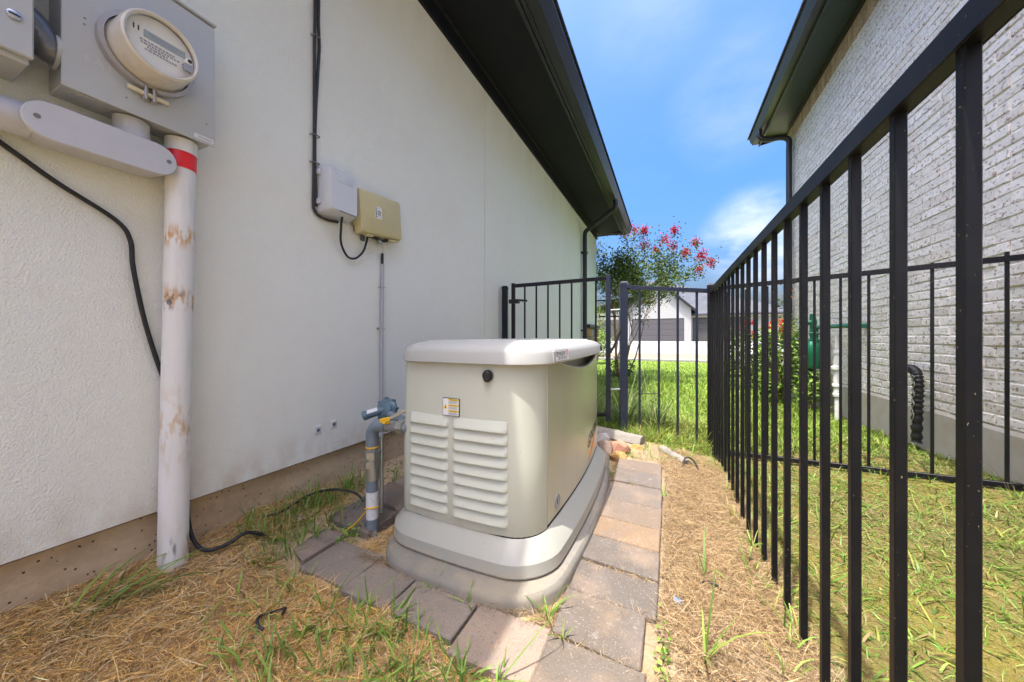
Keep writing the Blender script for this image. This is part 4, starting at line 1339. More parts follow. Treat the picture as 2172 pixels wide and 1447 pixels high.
for z in (2.22, 1.75, 1.62):
    c_ = 1.078 + (z - 1.45) * 0.010
    MB().tube([(WX + 0.004, c_ - 0.018, z), (WX + 0.02, c_ - 0.014, z), (WX + 0.021, c_ + 0.014, z), (WX + 0.004, c_ + 0.018, z)], 0.003, 6).build('clip', 'box_dark', bd)
    MB().lathe([(0.0055, 0), (0.004, 0.006)], (WX + 0.003, c_ - 0.021, z), (1, 0, 0), 10).build('nail_head', 'steel_clip', bd)

gb = thing('grey_box', 'pale grey plastic cable box on the stucco wall left of the tan box', 'utility box', (WX, 1.17, 1.5))


def rr_x(x, y0, y1, z0, z1, r):
    return [(x, a, b) for a, b in rrect(y0, y1, z0, z1, r, 5)]


MB().loft([rr_x(WX + 0.001, 1.092, 1.268, 1.388, 1.622, 0.012), rr_x(WX + 0.020, 1.092, 1.268, 1.388, 1.622, 0.012)]).build('back_plate', 'box_grey', gb, smooth=35)
gcv = MB().loft([rr_x(WX + 0.0205, 1.094, 1.266, 1.391, 1.619, 0.012), rr_x(WX + 0.032, 1.095, 1.265, 1.392, 1.618, 0.012), rr_x(WX + 0.082, 1.100, 1.256, 1.402, 1.606, 0.016), rr_x(WX + 0.090, 1.106, 1.250, 1.409, 1.599, 0.014)]).build('cover', 'box_grey', gb, smooth=35)
MB().box((WX + 0.0895, 1.150, 1.404), (WX + 0.0915, 1.240, 1.409)).build('cover_ridge', 'box_dark', gcv)
MB().loft([rr_x(WX + 0.0895, 1.135, 1.225, 1.545, 1.588, 0.01), rr_x(WX + 0.0912, 1.137, 1.223, 1.547, 1.586, 0.01)]).build('name_boss', 'box_grey', gcv, smooth=35)
for z in (1.43, 1.57):
    MB().box((WX + 0.012, 1.082, z), (WX + 0.035, 1.0935, z + 0.024)).build('hinge', 'box_grey', gb, bevel=0.002)

tb = thing('tan_box', 'tan plastic telephone box with a white label on the stucco wall', 'utility box', (WX, 1.44, 1.47))
tilt = math.radians(5.0)


def TB(x, yy, zz):
    dy, dz = yy - 1.44, zz - 1.475
    return (x, 1.44 + dy * math.cos(tilt) - dz * math.sin(tilt), 1.475 + dy * math.sin(tilt) + dz * math.cos(tilt))


def tb_loop(x, y0, y1, z0, z1, r):
    return [TB(x, a, b) for a, b in rrect(y0, y1, z0, z1, r, 5)]


MB().loft([tb_loop(WX + 0.001, 1.295, 1.575, 1.372, 1.585, 0.01), tb_loop(WX + 0.022, 1.295, 1.575, 1.372, 1.585, 0.01)]).build('back_plate', 'box_dark', tb, smooth=35)
tcv = MB().loft([tb_loop(WX + 0.0225, 1.284, 1.592, 1.362, 1.592, 0.008), tb_loop(WX + 0.045, 1.284, 1.592, 1.362, 1.592, 0.008), tb_loop(WX + 0.066, 1.290, 1.588, 1.368, 1.588, 0.018), tb_loop(WX + 0.072, 1.300, 1.580, 1.378, 1.580, 0.016)]).build('cover', 'box_tan', tb, smooth=35)
for zz in (1.40, 1.545):
    MB().loft([[TB(x, a, b) for a, b in ((1.278, zz), (1.2835, zz), (1.2835, zz + 0.03), (1.278, zz + 0.03))] for x in (WX + 0.02, WX + 0.05)]).build('hinge', 'box_tan', tb, bevel=0.002)
lbl = MB().loft([[TB(x, a, b) for a, b in ((1.386, 1.455), (1.432, 1.455), (1.432, 1.517), (1.386, 1.517))] for x in (WX + 0.0715, WX + 0.0728)]).build('white_label', 'paper', tb)
for q in range(6):
    z = 1.459 + q * 0.0095
    MB().loft([[TB(x, a, b) for a, b in ((1.389, z), (1.396, z), (1.396, z + 0.006), (1.389, z + 0.006))] for x in (WX + 0.0727, WX + 0.0732)]).build('label_print', 'ink', lbl)
ring = [TB(WX + 0.0732, 1.414 + 0.010 * math.cos(a), 1.486 + 0.012 * math.sin(a)) for a in np.linspace(0, 2 * math.pi, 18)]
MB().tube(ring, 0.0016, 4, False).build('label_emblem', 'ink', lbl)
MB().tube([TB(WX + 0.0732, 1.409, 1.478), TB(WX + 0.0732, 1.419, 1.494)], 0.0014, 4).build('label_emblem', 'ink', lbl)
for (a, b) in ((1.402, 1.507), (1.416, 1.509), (1.404, 1.464), (1.418, 1.463)):
    MB().loft([[TB(x, p, q) for p, q in ((a, b), (a + 0.009, b), (a + 0.009, b + 0.003), (a, b + 0.003))] for x in (WX + 0.0727, WX + 0.0732)]).build('label_print', 'ink_grey', lbl)
MB().lathe([(0.010, 0), (0.010, 0.006), (0.006, 0.009)], TB(WX + 0.02, 1.602, 1.478), (0.4, 1, 0), 14).build('padlock_lug', 'lock_metal', tb, smooth=40)
for (a, b, w) in ((1.33, 1.352, 0.05), (1.50, 1.350, 0.07)):
    MB().loft([[TB(x, p, q) for p, q in ((a, b), (a + w, b), (a + w, b + 0.012), (a, b + 0.012))] for x in (WX + 0.03, WX + 0.06)]).build('bottom_lip', 'box_tan', tb, bevel=0.003)
MB().box((WX + 0.002, 1.345, 1.325), (WX + 0.010, 1.372, 1.358)).build('mount_tab', 'box_dark', tb, bevel=0.002)
MB().tube([(WX + 0.035, 1.38, 1.352), (WX + 0.035, 1.43, 1.353), (WX + 0.04, 1.47, 1.345), (WX + 0.035, 1.51, 1.362)], 0.009, 8).build('terminal', 'rubber', tb, smooth=50)
MB().box((WX + 0.02, 1.440, 1.328), (WX + 0.045, 1.468, 1.350)).build('clamp', 'zinc', tb, bevel=0.002)
tag(MB().tube(smoothpath([(WX + 0.05, 1.195, 1.40), (WX + 0.045, 1.192, 1.34), (WX + 0.03, 1.205, 1.27), (WX + 0.02, 1.25, 1.215), (WX + 0.02, 1.30, 1.215), (WX + 0.025, 1.345, 1.26), (WX + 0.03, 1.365, 1.32), (WX + 0.035, 1.37, 1.36)], 6), 0.0055, 8).build('jumper_cable', 'rubber', None, (WX, 1.28, 1.25), smooth=60),
    'thin black cable hanging in a loop between the grey box and the tan box', 'cable')
cd = thing('small_conduit', 'thin grey conduit running down the wall below the tan box', 'conduit', (WX, 1.488, 0.8))
MB().tube([(WX + 0.012, 1.486, -0.05), (WX + 0.012, 1.486, 0.4), (WX + 0.012, 1.490, 0.86), (WX + 0.012, 1.495, 1.222)], 0.0105, 12).build('tube', 'conduit_paint', cd, smooth=50)
MB().tube([(WX + 0.012, 1.494, 1.2225), (WX + 0.012, 1.497, 1.285)], [0.0085, 0.0065], 10).build('cable_end', 'rubber', cd, smooth=50)
MB().tube([(WX + 0.012, 1.497, 1.286), (WX + 0.02, 1.492, 1.31), (WX + 0.03, 1.478, 1.335)], 0.0015, 5).build('wire', 'zinc', cd)
for z in (1.086, 0.846):
    MB().tube([(WX + 0.003, 1.472, z), (WX + 0.024, 1.478, z), (WX + 0.025, 1.500, z), (WX + 0.003, 1.512, z)], 0.0028, 6).build('clip', 'zinc', cd)
MB().lathe([(0.007, 0), (0.005, 0.006)], (WX + 0.003, 1.468, 0.846), (1, 0, 0), 10).build('clip_nail', 'box_dark', cd)

# ------------------------------------------------------------------ gas supply beside the generator
gs = thing('gas_riser', 'gas pipe riser with grey regulator and yellow shutoff beside the generator', 'gas pipe', (-1.135, 1.06, 0))
gxp, gyp = -1.135, 1.062


def seg(z0, z1, r, name, m, n=22, r2=None):
    return MB().cyl((gxp, gyp, z0), (gxp, gyp, z1), r, n, r2).build(name, m, gs, smooth=40)


seg(-0.06, 0.037, 0.0245, 'boot', 'gas_grey')
seg(0.0375, 0.150, 0.0250, 'white_sleeve', 'sleeve_white')
seg(0.1505, 0.198, 0.0240, 'grey_sleeve', 'gas_grey')
seg(0.1985, 0.252, 0.0275, 'coupling', 'zinc')
seg(0.2525, 0.280, 0.0335, 'union_nut', 'zinc', 6)
seg(0.2805, 0.290, 0.026, 'neck', 'zinc')
seg(0.2905, 0.318, 0.0325, 'union_nut', 'zinc', 6)
seg(0.3185, 0.335, 0.022, 'thread', 'pipe_dirty')
seg(0.334, 0.340, 0.026, 'yellow_seal', 'yellow_paint')
el = smoothpath([(gxp, gyp, 0.336), (gxp, gyp, 0.385), (gxp + 0.012, gyp, 0.414), (gxp + 0.042, gyp, 0.430), (gxp + 0.085, gyp, 0.433)], 6)
MB().tube(el, [0.0252] * 6 + [0.0258] * (len(el) - 12) + [0.025] * 6, 20).build('elbow', 'gas_grey', gs, smooth=60)
MB().cyl((gxp + 0.086, gyp, 0.433), (gxp + 0.15, gyp, 0.436), 0.0225, 18).build('nipple', 'pipe_dirty', gs, smooth=40)
MB().cyl((gxp + 0.1505, gyp, 0.436), (gxp + 0.180, gyp, 0.437), 0.031, 8).build('valve_body', 'zinc', gs, smooth=20)
MB().cyl((gxp + 0.181, gyp, 0.437), (GX0 + 0.02, gyp, 0.438), 0.024, 18).build('inlet_pipe', 'gas_grey', gs, smooth=40)
hd = MB().bar((gxp + 0.085, gyp - 0.040, 0.462), (gxp + 0.132, gyp - 0.038, 0.474), 0.009, 0.018).build('shutoff_handle', 'yellow_paint', gs, bevel=0.003)
MB().cyl((gxp + 0.108, gyp - 0.02, 0.455), (gxp + 0.108, gyp - 0.042, 0.463), 0.010, 12).build('valve_stem', 'yellow_paint', gs, smooth=40)
MB().bar((gxp + 0.128, gyp - 0.036, 0.474), (gxp + 0.20, gyp - 0.005, 0.515), 0.008, 0.014).build('handle_bar', 'zinc', gs, bevel=0.003)
ra = Vector((0.10, -1, 0.25)).normalized()
ro = Vector((-1.150, 1.16, 0.472))
rg = MB().lathe([(0.030, -0.014), (0.048, -0.008), (0.051, -0.006), (0.051, 0.006), (0.048, 0.008), (0.043, 0.011), (0.036, 0.026), (0.020, 0.034)], ro, ra, 30).build('regulator', 'gas_blue', gs, smooth=35)
for k in range(8):
    a = 2 * math.pi * k / 8 + 0.2
    u = ra.cross(Vector((0, 0, 1))).normalized()
    w = ra.cross(u)
    p = ro + (u * math.cos(a) + w * math.sin(a)) * 0.050
    MB().cyl(p - ra * 0.010, p + ra * 0.010, 0.0062, 8).build('bolt', 'gas_blue', rg, smooth=30)
rt = Vector((-0.80, -0.75, -0.30)).normalized()
r0 = ro + ra * 0.018
MB().lathe([(0.0185, 0), (0.0185, 0.070), (0.0205, 0.073), (0.0205, 0.088), (0.016, 0.092)], r0, rt, 20).build('spring_tower', 'gas_blue', rg, smooth=40)
su = rt.cross(Vector((0, 0, 1))).normalized()
sw_ = su.cross(rt)
lv = []
for h in (0.026, 0.070):
    for k in range(9):
        a = math.radians(20 + 140 * k / 8)
        lv.append(r0 + rt * h + (su * math.cos(a) + sw_ * math.sin(a)) * 0.0189)
mesh_obj('tower_label', lv, [(k, k + 1, 10 + k, 9 + k) for k in range(8)], 'sleeve_white', rg)
MB().tube(smoothpath([ro - ra * 0.01, ro + Vector((0.05, -0.02, -0.02)), (gxp + 0.17, gyp + 0.05, 0.44), (gxp + 0.175, gyp, 0.437)]), 0.018, 12).build('regulator_pipe', 'gas_grey', gs, smooth=60)
MB().tube([(gxp + 0.022, gyp + 0.03, 0.05), (gxp + 0.022, gyp + 0.03, 0.37)], 0.008, 8).build('support_rod', 'zinc', gs, smooth=50)
yw = [(gxp + 0.0285 * math.cos(a), gyp + 0.0285 * math.sin(a), 0.078 + 0.012 * math.sin(a + 2.4)) for a in np.linspace(0, 2 * math.pi * 1.2, 30)]
MB().tube(yw, 0.0032, 6).build('tracer_wire', 'yellow_paint', gs, smooth=60)
MB().tube(smoothpath([(gxp - 0.005, gyp - 0.03, 0.075), (gxp - 0.05, gyp - 0.045, 0.02), (gxp - 0.09, gyp - 0.06, -0.01)]), 0.0032, 6).build('tracer_wire', 'yellow_paint', gs, smooth=60)

# ------------------------------------------------------------------ brick house services
gm = thing('gas_meter', 'green gas meter with pipes standing by the whitewashed brick wall', 'gas meter', (1.82, 6.05, 0.4))
by = 6.10
MB().loft([[(1.85 + x, by + yy, z) for x, yy in rrect(-0.10 * s, 0.10 * s, -0.13 * s, 0.13 * s, 0.03, 4)] for s, z in ((0.8, 0.36), (0.95, 0.40), (0.95, 0.52), (1.0, 0.54), (1.0, 0.66), (0.95, 0.69), (0.8, 0.73))]).build('meter_case', 'gas_green', gm, smooth=35)
MB().box((1.742, by - 0.06, 0.60), (1.755, by + 0.06, 0.68)).build('dial_plate', 'paper', gm, bevel=0.004)
for yy in (by - 0.08, by + 0.08):
    MB().lathe([(0.035, 0), (0.035, 0.03), (0.024, 0.035), (0.024, 0.09), (0.032, 0.095), (0.032, 0.125)], (1.85, yy, 0.728), (0, 0, 1), 14).build('swivel', 'gas_green', gm, smooth=35)
MB().tube(smoothpath([(1.85, by - 0.08, 0.86), (1.85, by - 0.08, 0.90), (1.85, by - 0.13, 0.925), (1.85, by - 0.3, 0.925), (1.85, by - 0.7, 0.925), (1.87, by - 0.98, 0.92), (1.92, by - 1.02, 0.92), (2.02, by - 1.02, 0.92)]), 0.026, 10).build('outlet_pipe', 'gas_green', gm, smooth=60)
MB().tube([(1.85, by + 0.08, 0.86), (1.85, by + 0.08, 1.12)], 0.028, 12).build('inlet_pipe', 'gas_green', gm, smooth=50)
MB().lathe([(0.03, -0.05), (0.075, -0.035), (0.075, 0.0), (0.04, 0.02), (0.03, 0.05)], (1.85, by + 0.08, 1.0), (-1, 0, 0), 16).build('regulator', 'gas_green', gm, smooth=35)
MB().tube([(1.85, by + 0.10, 0.36), (1.85, by + 0.10, -0.3)], 0.025, 10).build('service_pipe', 'gas_green', gm, smooth=50)
wp = thing('vent_pipe', 'pale pipe with stepped collars beside the green gas meter', 'pipe', (1.85, 5.45, -0.15))
pts = [(0.022, 0.0), (0.022, 0.28), (0.036, 0.29), (0.038, 0.32), (0.032, 0.33), (0.030, 0.40), (0.042, 0.41), (0.042, 0.435), (0.032, 0.445), (0.030, 0.60), (0.050, 0.62), (0.050, 0.65), (0.032, 0.665), (0.026, 0.80), (0.032, 0.81), (0.032, 0.84), (0.022, 0.85), (0.020, 1.05)]
MB().lathe([(r * 1.15, h) for r, h in pts], (1.87, 5.44, -0.22), (0, 0, 1), 16).build('pipe', 'pvc_plain', wp, smooth=30)
ls = thing('line_set', 'black ribbed insulated hose bending out of the brick wall to the ground', 'hose', (1.93, 4.1, 0.1))
lp = smoothpath([(2.05, 4.28, 0.50), (1.97, 4.25, 0.51), (1.925, 4.17, 0.52), (1.915, 4.09, 0.505), (1.915, 4.05, 0.44), (1.915, 4.05, 0.30), (1.915, 4.06, 0.14), (1.92, 4.08, -0.1)], 14)
MB().tube(lp, [0.033 + 0.005 * math.sin(i * 1.55) for i in range(len(lp))], 14).build('insulation', 'rubber', ls, smooth=70)
for dx, r_ in ((0.0, 0.05),):
    MB().tube([(p.x - 0.034, p.y - 0.015 + 0.012 * math.sin(i * 0.8), p.z) for i, p in enumerate(lp)][50:90], 0.004, 6).build('wrap_tie', 'zinc', ls)

# ------------------------------------------------------------------ loose things on the ground


def rock(name, label, c, size, material, seed, cat='rock', flat=1.0):
    r = random.Random(seed)
    bm = bmesh.new()
    pts = []
    for k in range(26):
        v = Vector((r.gauss(0, 1), r.gauss(0, 1), r.gauss(0, 1))).normalized()
        f = max(abs(v.x), abs(v.y), abs(v.z))
        v = v * (0.62 + 0.38 / f * 0.9)
        pts.append(bm.verts.new((c[0] + v.x * size[0] / 2, c[1] + v.y * size[1] / 2, c[2] + v.z * size[2] / 2)))
    bmesh.ops.convex_hull(bm, input=pts)
    geom = [v for v in bm.verts if not v.link_faces]
    bmesh.ops.delete(bm, geom=geom, context='VERTS')
    vs = [tuple(v.co) for v in bm.verts]
    bm.verts.index_update()
    fs = [tuple(v.index for v in f.verts) for f in bm.faces]
    bm.free()
    o = mesh_obj(name, vs, fs, material, None, c, None, None, min(size) * 0.05, 1)
    return tag(o, label, cat)


rock('landscape_rock', 'angular reddish rock behind the far end of the generator pad', (-0.315, 2.585, -0.005), (0.15, 0.14, 0.12), 'rock_red', 3)
rock('landscape_rock', 'small ochre rock lying in front of the reddish rock', (-0.315, 2.42, -0.025), (0.13, 0.11, 0.09), 'rock_ochre', 5)
rock('landscape_rock', 'dark brown rock wedged against the generator pad', (-0.42, 2.53, -0.005), (0.12, 0.13, 0.11), 'rock_brown', 9)
rock('landscape_rock', 'grey rounded rock behind the generator base', (-0.465, 2.72, 0.0), (0.11, 0.11, 0.11), 'rock_grey', 12)
rock('landscape_rock', 'ochre rock tucked under the end of the weathered timber', (-0.22, 2.80, -0.07), (0.12, 0.10, 0.08), 'rock_ochre', 15)
rock('broken_paver', 'broken grey concrete piece lying in the dry grass near the wall', (-1.45, 0.955, 0.028), (0.115, 0.10, 0.035), 'rock_grey', 21, 'stone')


def log(name, label, p, q, r, seed):
    rd = random.Random(seed)
    P, Q = Vector(p), Vector(q)
    n = 9
    m = MB()
    loops = []
    d = (Q - P).normalized()
    u = d.cross(Vector((0, 0, 1))).normalized()
    w = d.cross(u)
    offs = [rd.uniform(0.82, 1.08) for _ in range(14)]
    for i in range(n):
        c = P.lerp(Q, i / (n - 1))
        loops.append([c + (u * math.cos(a) * 1.0 + w * math.sin(a) * 0.95) * r * offs[k] * rd.uniform(0.95, 1.05) for k, a in enumerate(np.linspace(0, 2 * math.pi, 15)[:-1])])
    m.loft(loops)
    return tag(m.build(name, 'old_timber', None, P.lerp(Q, 0.5), smooth=40), label, 'timber')


log('edging_timber', 'thick weathered landscape timber lying below the gate', (-0.70, 3.09, -0.045), (-0.19, 2.93, -0.055), 0.062, 2)
log('edging_timber', 'short split grey timber half buried near the corner fence post', (-0.045, 2.86, -0.065), (0.115, 2.62, -0.075), 0.036, 4)


def g1(x, y):
    return float(gz(x, y)[0])


lpz = g1(-1.03, 0.60)
lp = [(-1.03 + 0.028 * math.cos(a) * (1 if a < 4 else 1.15), 0.60 + 0.034 * math.sin(a), lpz + 0.022 + 0.008 * math.sin(2 * a)) for a in np.linspace(0.4, 5.2, 22)]
tag(MB().tube(lp, 0.004, 7).build('zip_tie', 'rubber', None, (-1.03, 0.6, lpz), smooth=60), 'curled black plastic tie lying on the shaded dry grass', 'cable tie')
tag(MB().lathe([(0.013, 0), (0.013, 0.005), (0.010, 0.007)], (0.026, 1.19, g1(0.026, 1.19) + 0.004), (0.2, 0.1, 1), 14).build('bottle_cap', 'blue_cap', None, (0.026, 1.19, 0), smooth=30), 'small blue plastic cap on the sunlit straw', 'bottle cap')
rz = g1(0.13, 1.33)
tag(MB().tube([(0.13 + 0.028 * math.cos(a), 1.33 + 0.02 * math.sin(a), rz + 0.012) for a in np.linspace(0.1, 3.4, 14)], 0.0038, 7).build('hose_scrap', 'rubber', None, (0.13, 1.33, rz), smooth=60), 'short curved scrap of black tubing on the sunlit straw', 'hose')
hz = [(-1.50, 0.82), (-1.47, 0.90), (-1.49, 1.02), (-1.47, 1.12), (-1.42, 1.18), (-1.37, 1.20), (-1.33, 1.19)]
hp = [(x, yy, g1(x, yy) + 0.012 + 0.03 * math.sin(math.pi * k / 6)) for k, (x, yy) in enumerate(hz)]
tag(MB().tube(smoothpath(hp), 0.0052, 9).build('ground_hose', 'rubber', None, (-1.45, 1, 0.05), smooth=60), 'black hose arching out of the grass at the foot of the stucco wall', 'hose')
hz = [(0.08, 2.55), (0.105, 2.60), (0.15, 2.60), (0.19, 2.56)]
hp = [(x, yy, g1(x, yy) + (0.05 if k in (1, 2) else -0.01)) for k, (x, yy) in enumerate(hz)]
tag(MB().tube(smoothpath(hp), 0.006, 8).build('drip_tube', 'rubber', None, (0.12, 2.58, -0.08), smooth=60), 'small loop of black drip tubing beside the split timber', 'hose')

# ------------------------------------------------------------------ grass, straw and weeds
def pick_pts(n, x0, x1, y0, y1, keep=None, warp=1.0):
    x = rng.uniform(x0, x1, int(n * 1.0))
    y = y0 + (y1 - y0) * rng.uniform(0, 1, int(n * 1.0)) ** warp
    if keep is not None:
        k = keep(x, y)
        x, y = x[k], y[k]
    return np.stack([x, y, gz(x, y)], -1)


def vnoise(x, y, s, seed):
    r = np.random.default_rng(seed)
    ph = r.uniform(0, 6.28, 8)
    dd = r.normal(0, 1, (8, 2))
    v = sum(np.sin((x * dd[k, 0] + y * dd[k, 1]) * s + ph[k]) for k in range(8))
    return v / 4.0


def not_hard(x, y):
    """keep plants off the pavers and the concrete pad"""
    front = (x > -1.38) & (x < -0.28) & (y > 0.765) & (y < 0.95)
    left = (x > -1.38) & (x < -1.09) & (y > 0.93) & (y < 2.25)
    right = (x > -0.305) & (x < -0.02) & (y > 0.69) & (y < 2.37)
    pad = (x > -1.02) & (x < -0.30) & (y > 0.89) & (y < 2.42)
    return ~(front | left | right | pad)


# dry straw: shaded bed on the left and sunlit strip on the right
def straw_keep(x, y):
    strip = (x > -0.03) & (x < 0.36)
    bare = vnoise(x, y, 6, 5) + vnoise(x, y, 15, 6) * 0.4
    dens = np.where(strip, 0.72 - 0.5 * np.clip((0.07 - x) / 0.12, 0, 1) * (y > 0.9), 0.85)
    dens = np.where((x > -0.75) & (x < -0.05) & (y < 0.8), 0.35, dens)
    dens = np.where((x < -1.0) & (y > 1.0), 0.5, dens)
    return not_hard(x, y) & (rng.uniform(0, 1, len(x)) < dens + 0.02 + 0.30 * bare) & (y < 3.0 + 0.2 * x)


def straw(name, label, n, x0, x1, y0, y1, pal, warp=1.0, seed=0):
    b = pick_pts(n, x0, x1, y0, y1, straw_keep, warp)
    N = len(b)
    b[:, 2] += rng.uniform(0.0, 0.012, N) + 0.010 * np.clip(vnoise(b[:, 0], b[:, 1], 9, 11), 0, 1)
    near = np.clip(1.3 - 0.25 * b[:, 1], 0.7, 1.2)
    o = blades(name, b, rng.uniform(0, 6.283, N), rng.normal(0.18, 0.22, N), rng.gamma(4, 0.008, N) + 0.010, rng.uniform(0.0008, 0.0017, N) * near, rng.normal(-0.45, 0.35, N), rng.normal(0, 0.9, N),
               rnd_cols(N, pal, 0.2), 'thatch', 3, rng.uniform(-1, 1, N))
    return tag(o, label, 'straw', kind='stuff')


PAL_SHADE = [(0.74, 0.47, 0.16), (0.64, 0.38, 0.12), (0.76, 0.54, 0.24), (0.34, 0.19, 0.07), (0.76, 0.60, 0.34), (0.70, 0.43, 0.13)]  # straw in the shaded bed, colour raised to make up for weak light
PAL_SUN = [(0.33, 0.225, 0.11), (0.27, 0.175, 0.08), (0.39, 0.28, 0.15), (0.15, 0.09, 0.045), (0.44, 0.335, 0.20)]  # straw in the sunlit strip, colour darkened to hold back the sun
straw('dry_straw', 'brown dead grass covering the shaded ground by the wall', 150000, -1.56, -0.02, -0.1, 1.3, PAL_SHADE)
straw('sunlit_straw', 'sunlit dead grass between the pavers and the long fence', 90000, -0.05, 0.38, 0.35, 3.1, PAL_SUN, 1.2)


jb = np.concatenate([np.stack([rng.normal(-0.303, 0.010, 2600), rng.uniform(0.95, 2.42, 2600), np.full(2600, -0.030)], -1),
                     np.stack([rng.uniform(-1.05, -0.33, 900), rng.normal(0.922, 0.008, 900), np.full(900, -0.012)], -1),
                     np.stack([rng.uniform(-0.36, -0.27, 900), rng.uniform(0.86, 0.99, 900), np.full(900, -0.022)], -1),
                     np.stack([rng.uniform(-0.29, -0.03, 1500), np.array(ys[1:-1])[rng.integers(0, len(ys) - 2, 1500)] + rng.normal(0, 0.005, 1500), np.full(1500, -0.018)], -1)])
N_ = len(jb)
o = blades('joint_straw', jb, rng.uniform(0, 6.283, N_), rng.normal(0.15, 0.2, N_), rng.gamma(4, 0.006, N_) + 0.006, rng.uniform(0.0008, 0.0016, N_), rng.normal(-0.3, 0.3, N_), rng.normal(0, 0.9, N_), rnd_cols(N_, PAL_SUN, 0.2), 'thatch', 2, rng.uniform(-1, 1, N_))
tag(o, 'bits of dead grass caught in the paver joints and along the pad', 'straw', kind='stuff')


def crumbs(name, label, n, x0, x1, y0, y1, cols, smin, smax):
    b = pick_pts(n, x0, x1, y0, y1, not_hard)
    n = len(b)
    base = np.array([(1, 0, 0), (-1, 0, 0), (0, 1, 0), (0, -1, 0), (0, 0, 1), (0, 0, -1)], float)
    F0 = np.array([(0, 2, 4), (2, 1, 4), (1, 3, 4), (3, 0, 4), (2, 0, 5), (1, 2, 5), (3, 1, 5), (0, 3, 5)])
    a = rng.uniform(0, 6.283, n)
    sc3 = rng.uniform(smin, smax, (n, 1, 1)) * rng.uniform(0.5, 1.2, (n, 1, 3)) * np.array([1, 1, 0.6])
    V = base[None] * sc3 * (1 + rng.normal(0, 0.2, (n, 6, 1)))
    ca, sa = np.cos(a)[:, None], np.sin(a)[:, None]
    V = np.stack([V[..., 0] * ca - V[..., 1] * sa, V[..., 0] * sa + V[..., 1] * ca, V[..., 2]], -1) + b[:, None, :] + np.array([0, 0, 0.004])
    F = (F0[None] + (np.arange(n) * 6)[:, None, None]).reshape(-1, 3)
    o = mesh_obj(name, V.reshape(-1, 3), F, 'thatch', None, None, None, np.repeat(rnd_cols(n, cols, 0.2), 6, 0))
    return tag(o, label, 'soil', kind='stuff')


crumbs('soil_crumbs', 'small clods and grit on the shaded soil by the wall', 5000, -1.55, -0.3, 0.1, 2.2, [(0.30, 0.21, 0.12), (0.22, 0.15, 0.09), (0.40, 0.30, 0.19), (0.15, 0.11, 0.07)], 0.002, 0.008)
crumbs('sunlit_grit', 'small clods and grit in the sunlit strip beside the pavers', 3500, -0.03, 0.36, 0.4, 3.1, [(0.28, 0.21, 0.13), (0.20, 0.14, 0.09), (0.33, 0.26, 0.17), (0.13, 0.10, 0.07)], 0.002, 0.007)


def tufts(centers, n_per, length, width, pal, spread=0.02, elev=(1.1, 0.25), curve=(-0.9, 0.4), segs=4):
    B, AZ = [], []
    for (x, y) in centers:
        k = max(3, int(rng.normal(n_per, n_per * 0.25)))
        a = rng.uniform(0, 6.283, k)
        r = rng.uniform(0, spread, k)
        B.append(np.stack([x + r * np.cos(a), y + r * np.sin(a), np.zeros(k)], -1))
        AZ.append(a + rng.normal(0, 0.4, k))
    b = np.concatenate(B)
    az = np.concatenate(AZ)
    b[:, 2] = gz(b[:, 0], b[:, 1]) - 0.004
    N = len(b)
    return dict(base=b, az=az, elev=rng.normal(*elev, N), length=rng.gamma(6, length / 6, N), width=rng.uniform(0.7, 1.2, N) * width, curve=rng.normal(*curve, N), sway=rng.normal(0, 0.35, N), cols=rnd_cols(N, pal, 0.18), segs=segs)


PAL_G = [(0.17, 0.31, 0.045), (0.14, 0.26, 0.04), (0.22, 0.37, 0.06), (0.28, 0.38, 0.08), (0.12, 0.21, 0.03)]
PAL_Y = [(0.29, 0.31, 0.06), (0.25, 0.30, 0.05), (0.20, 0.28, 0.045), (0.34, 0.30, 0.08), (0.17, 0.25, 0.04), (0.38, 0.29, 0.12)]

# crabgrass in the foreground
cx_, cy_ = [], []
while len(cx_) < 150:
    x, y = random.uniform(-1.25, 0.0), random.uniform(0.35, 0.80)
    w = math.exp(-((x + 0.66) / 0.46) ** 2 - ((y - 0.64) / 0.20) ** 2)
    if random.random() < w and bool(not_hard(np.array([x]), np.array([y]))[0]):
        cx_.append(x)
        cy_.append(y)
o = blades('crabgrass', material='blade', **tufts(list(zip(cx_, cy_)), 8, 0.066, 0.0058, PAL_G + [(0.30, 0.42, 0.09)], 0.022, (0.80, 0.4), (-0.8, 0.5)))
tag(o, 'green crabgrass sprouting through the straw in front of the pavers', 'grass', kind='stuff')
wc = [(-1.50 + random.uniform(0, 0.10), random.uniform(0.75, 1.35)) for _ in range(60)] + [(-1.50 + random.uniform(0, 0.3), random.uniform(1.4, 3.0)) for _ in range(40)] + [(-1.44 + random.uniform(0, 0.16), random.uniform(0.70, 1.15)) for _ in range(46)]
o = blades('wall_grass', material='blade', **tufts(wc, 8, 0.075, 0.0045, PAL_G + [(0.30, 0.27, 0.10)], 0.025, (1.1, 0.35), (-0.8, 0.5)))
tag(o, 'thin green grass growing along the foot of the stucco wall', 'grass', kind='stuff')
sc_ = [(random.uniform(-0.29, -0.02), random.uniform(2.42, 2.95)) for _ in range(18)] + [(random.uniform(-0.05, 0.34), random.uniform(2.6, 3.3)) for _ in range(44)] + [(0.33 + random.gauss(0, 0.03), random.uniform(0.7, 3.4)) for _ in range(46)]
o = blades('edge_grass', material='blade', **tufts(sc_, 9, 0.065, 0.0042, PAL_G + PAL_Y, 0.03, (0.9, 0.4), (-0.9, 0.5)))
tag(o, 'sparse green grass along the fence foot and the timbers', 'grass', kind='stuff')

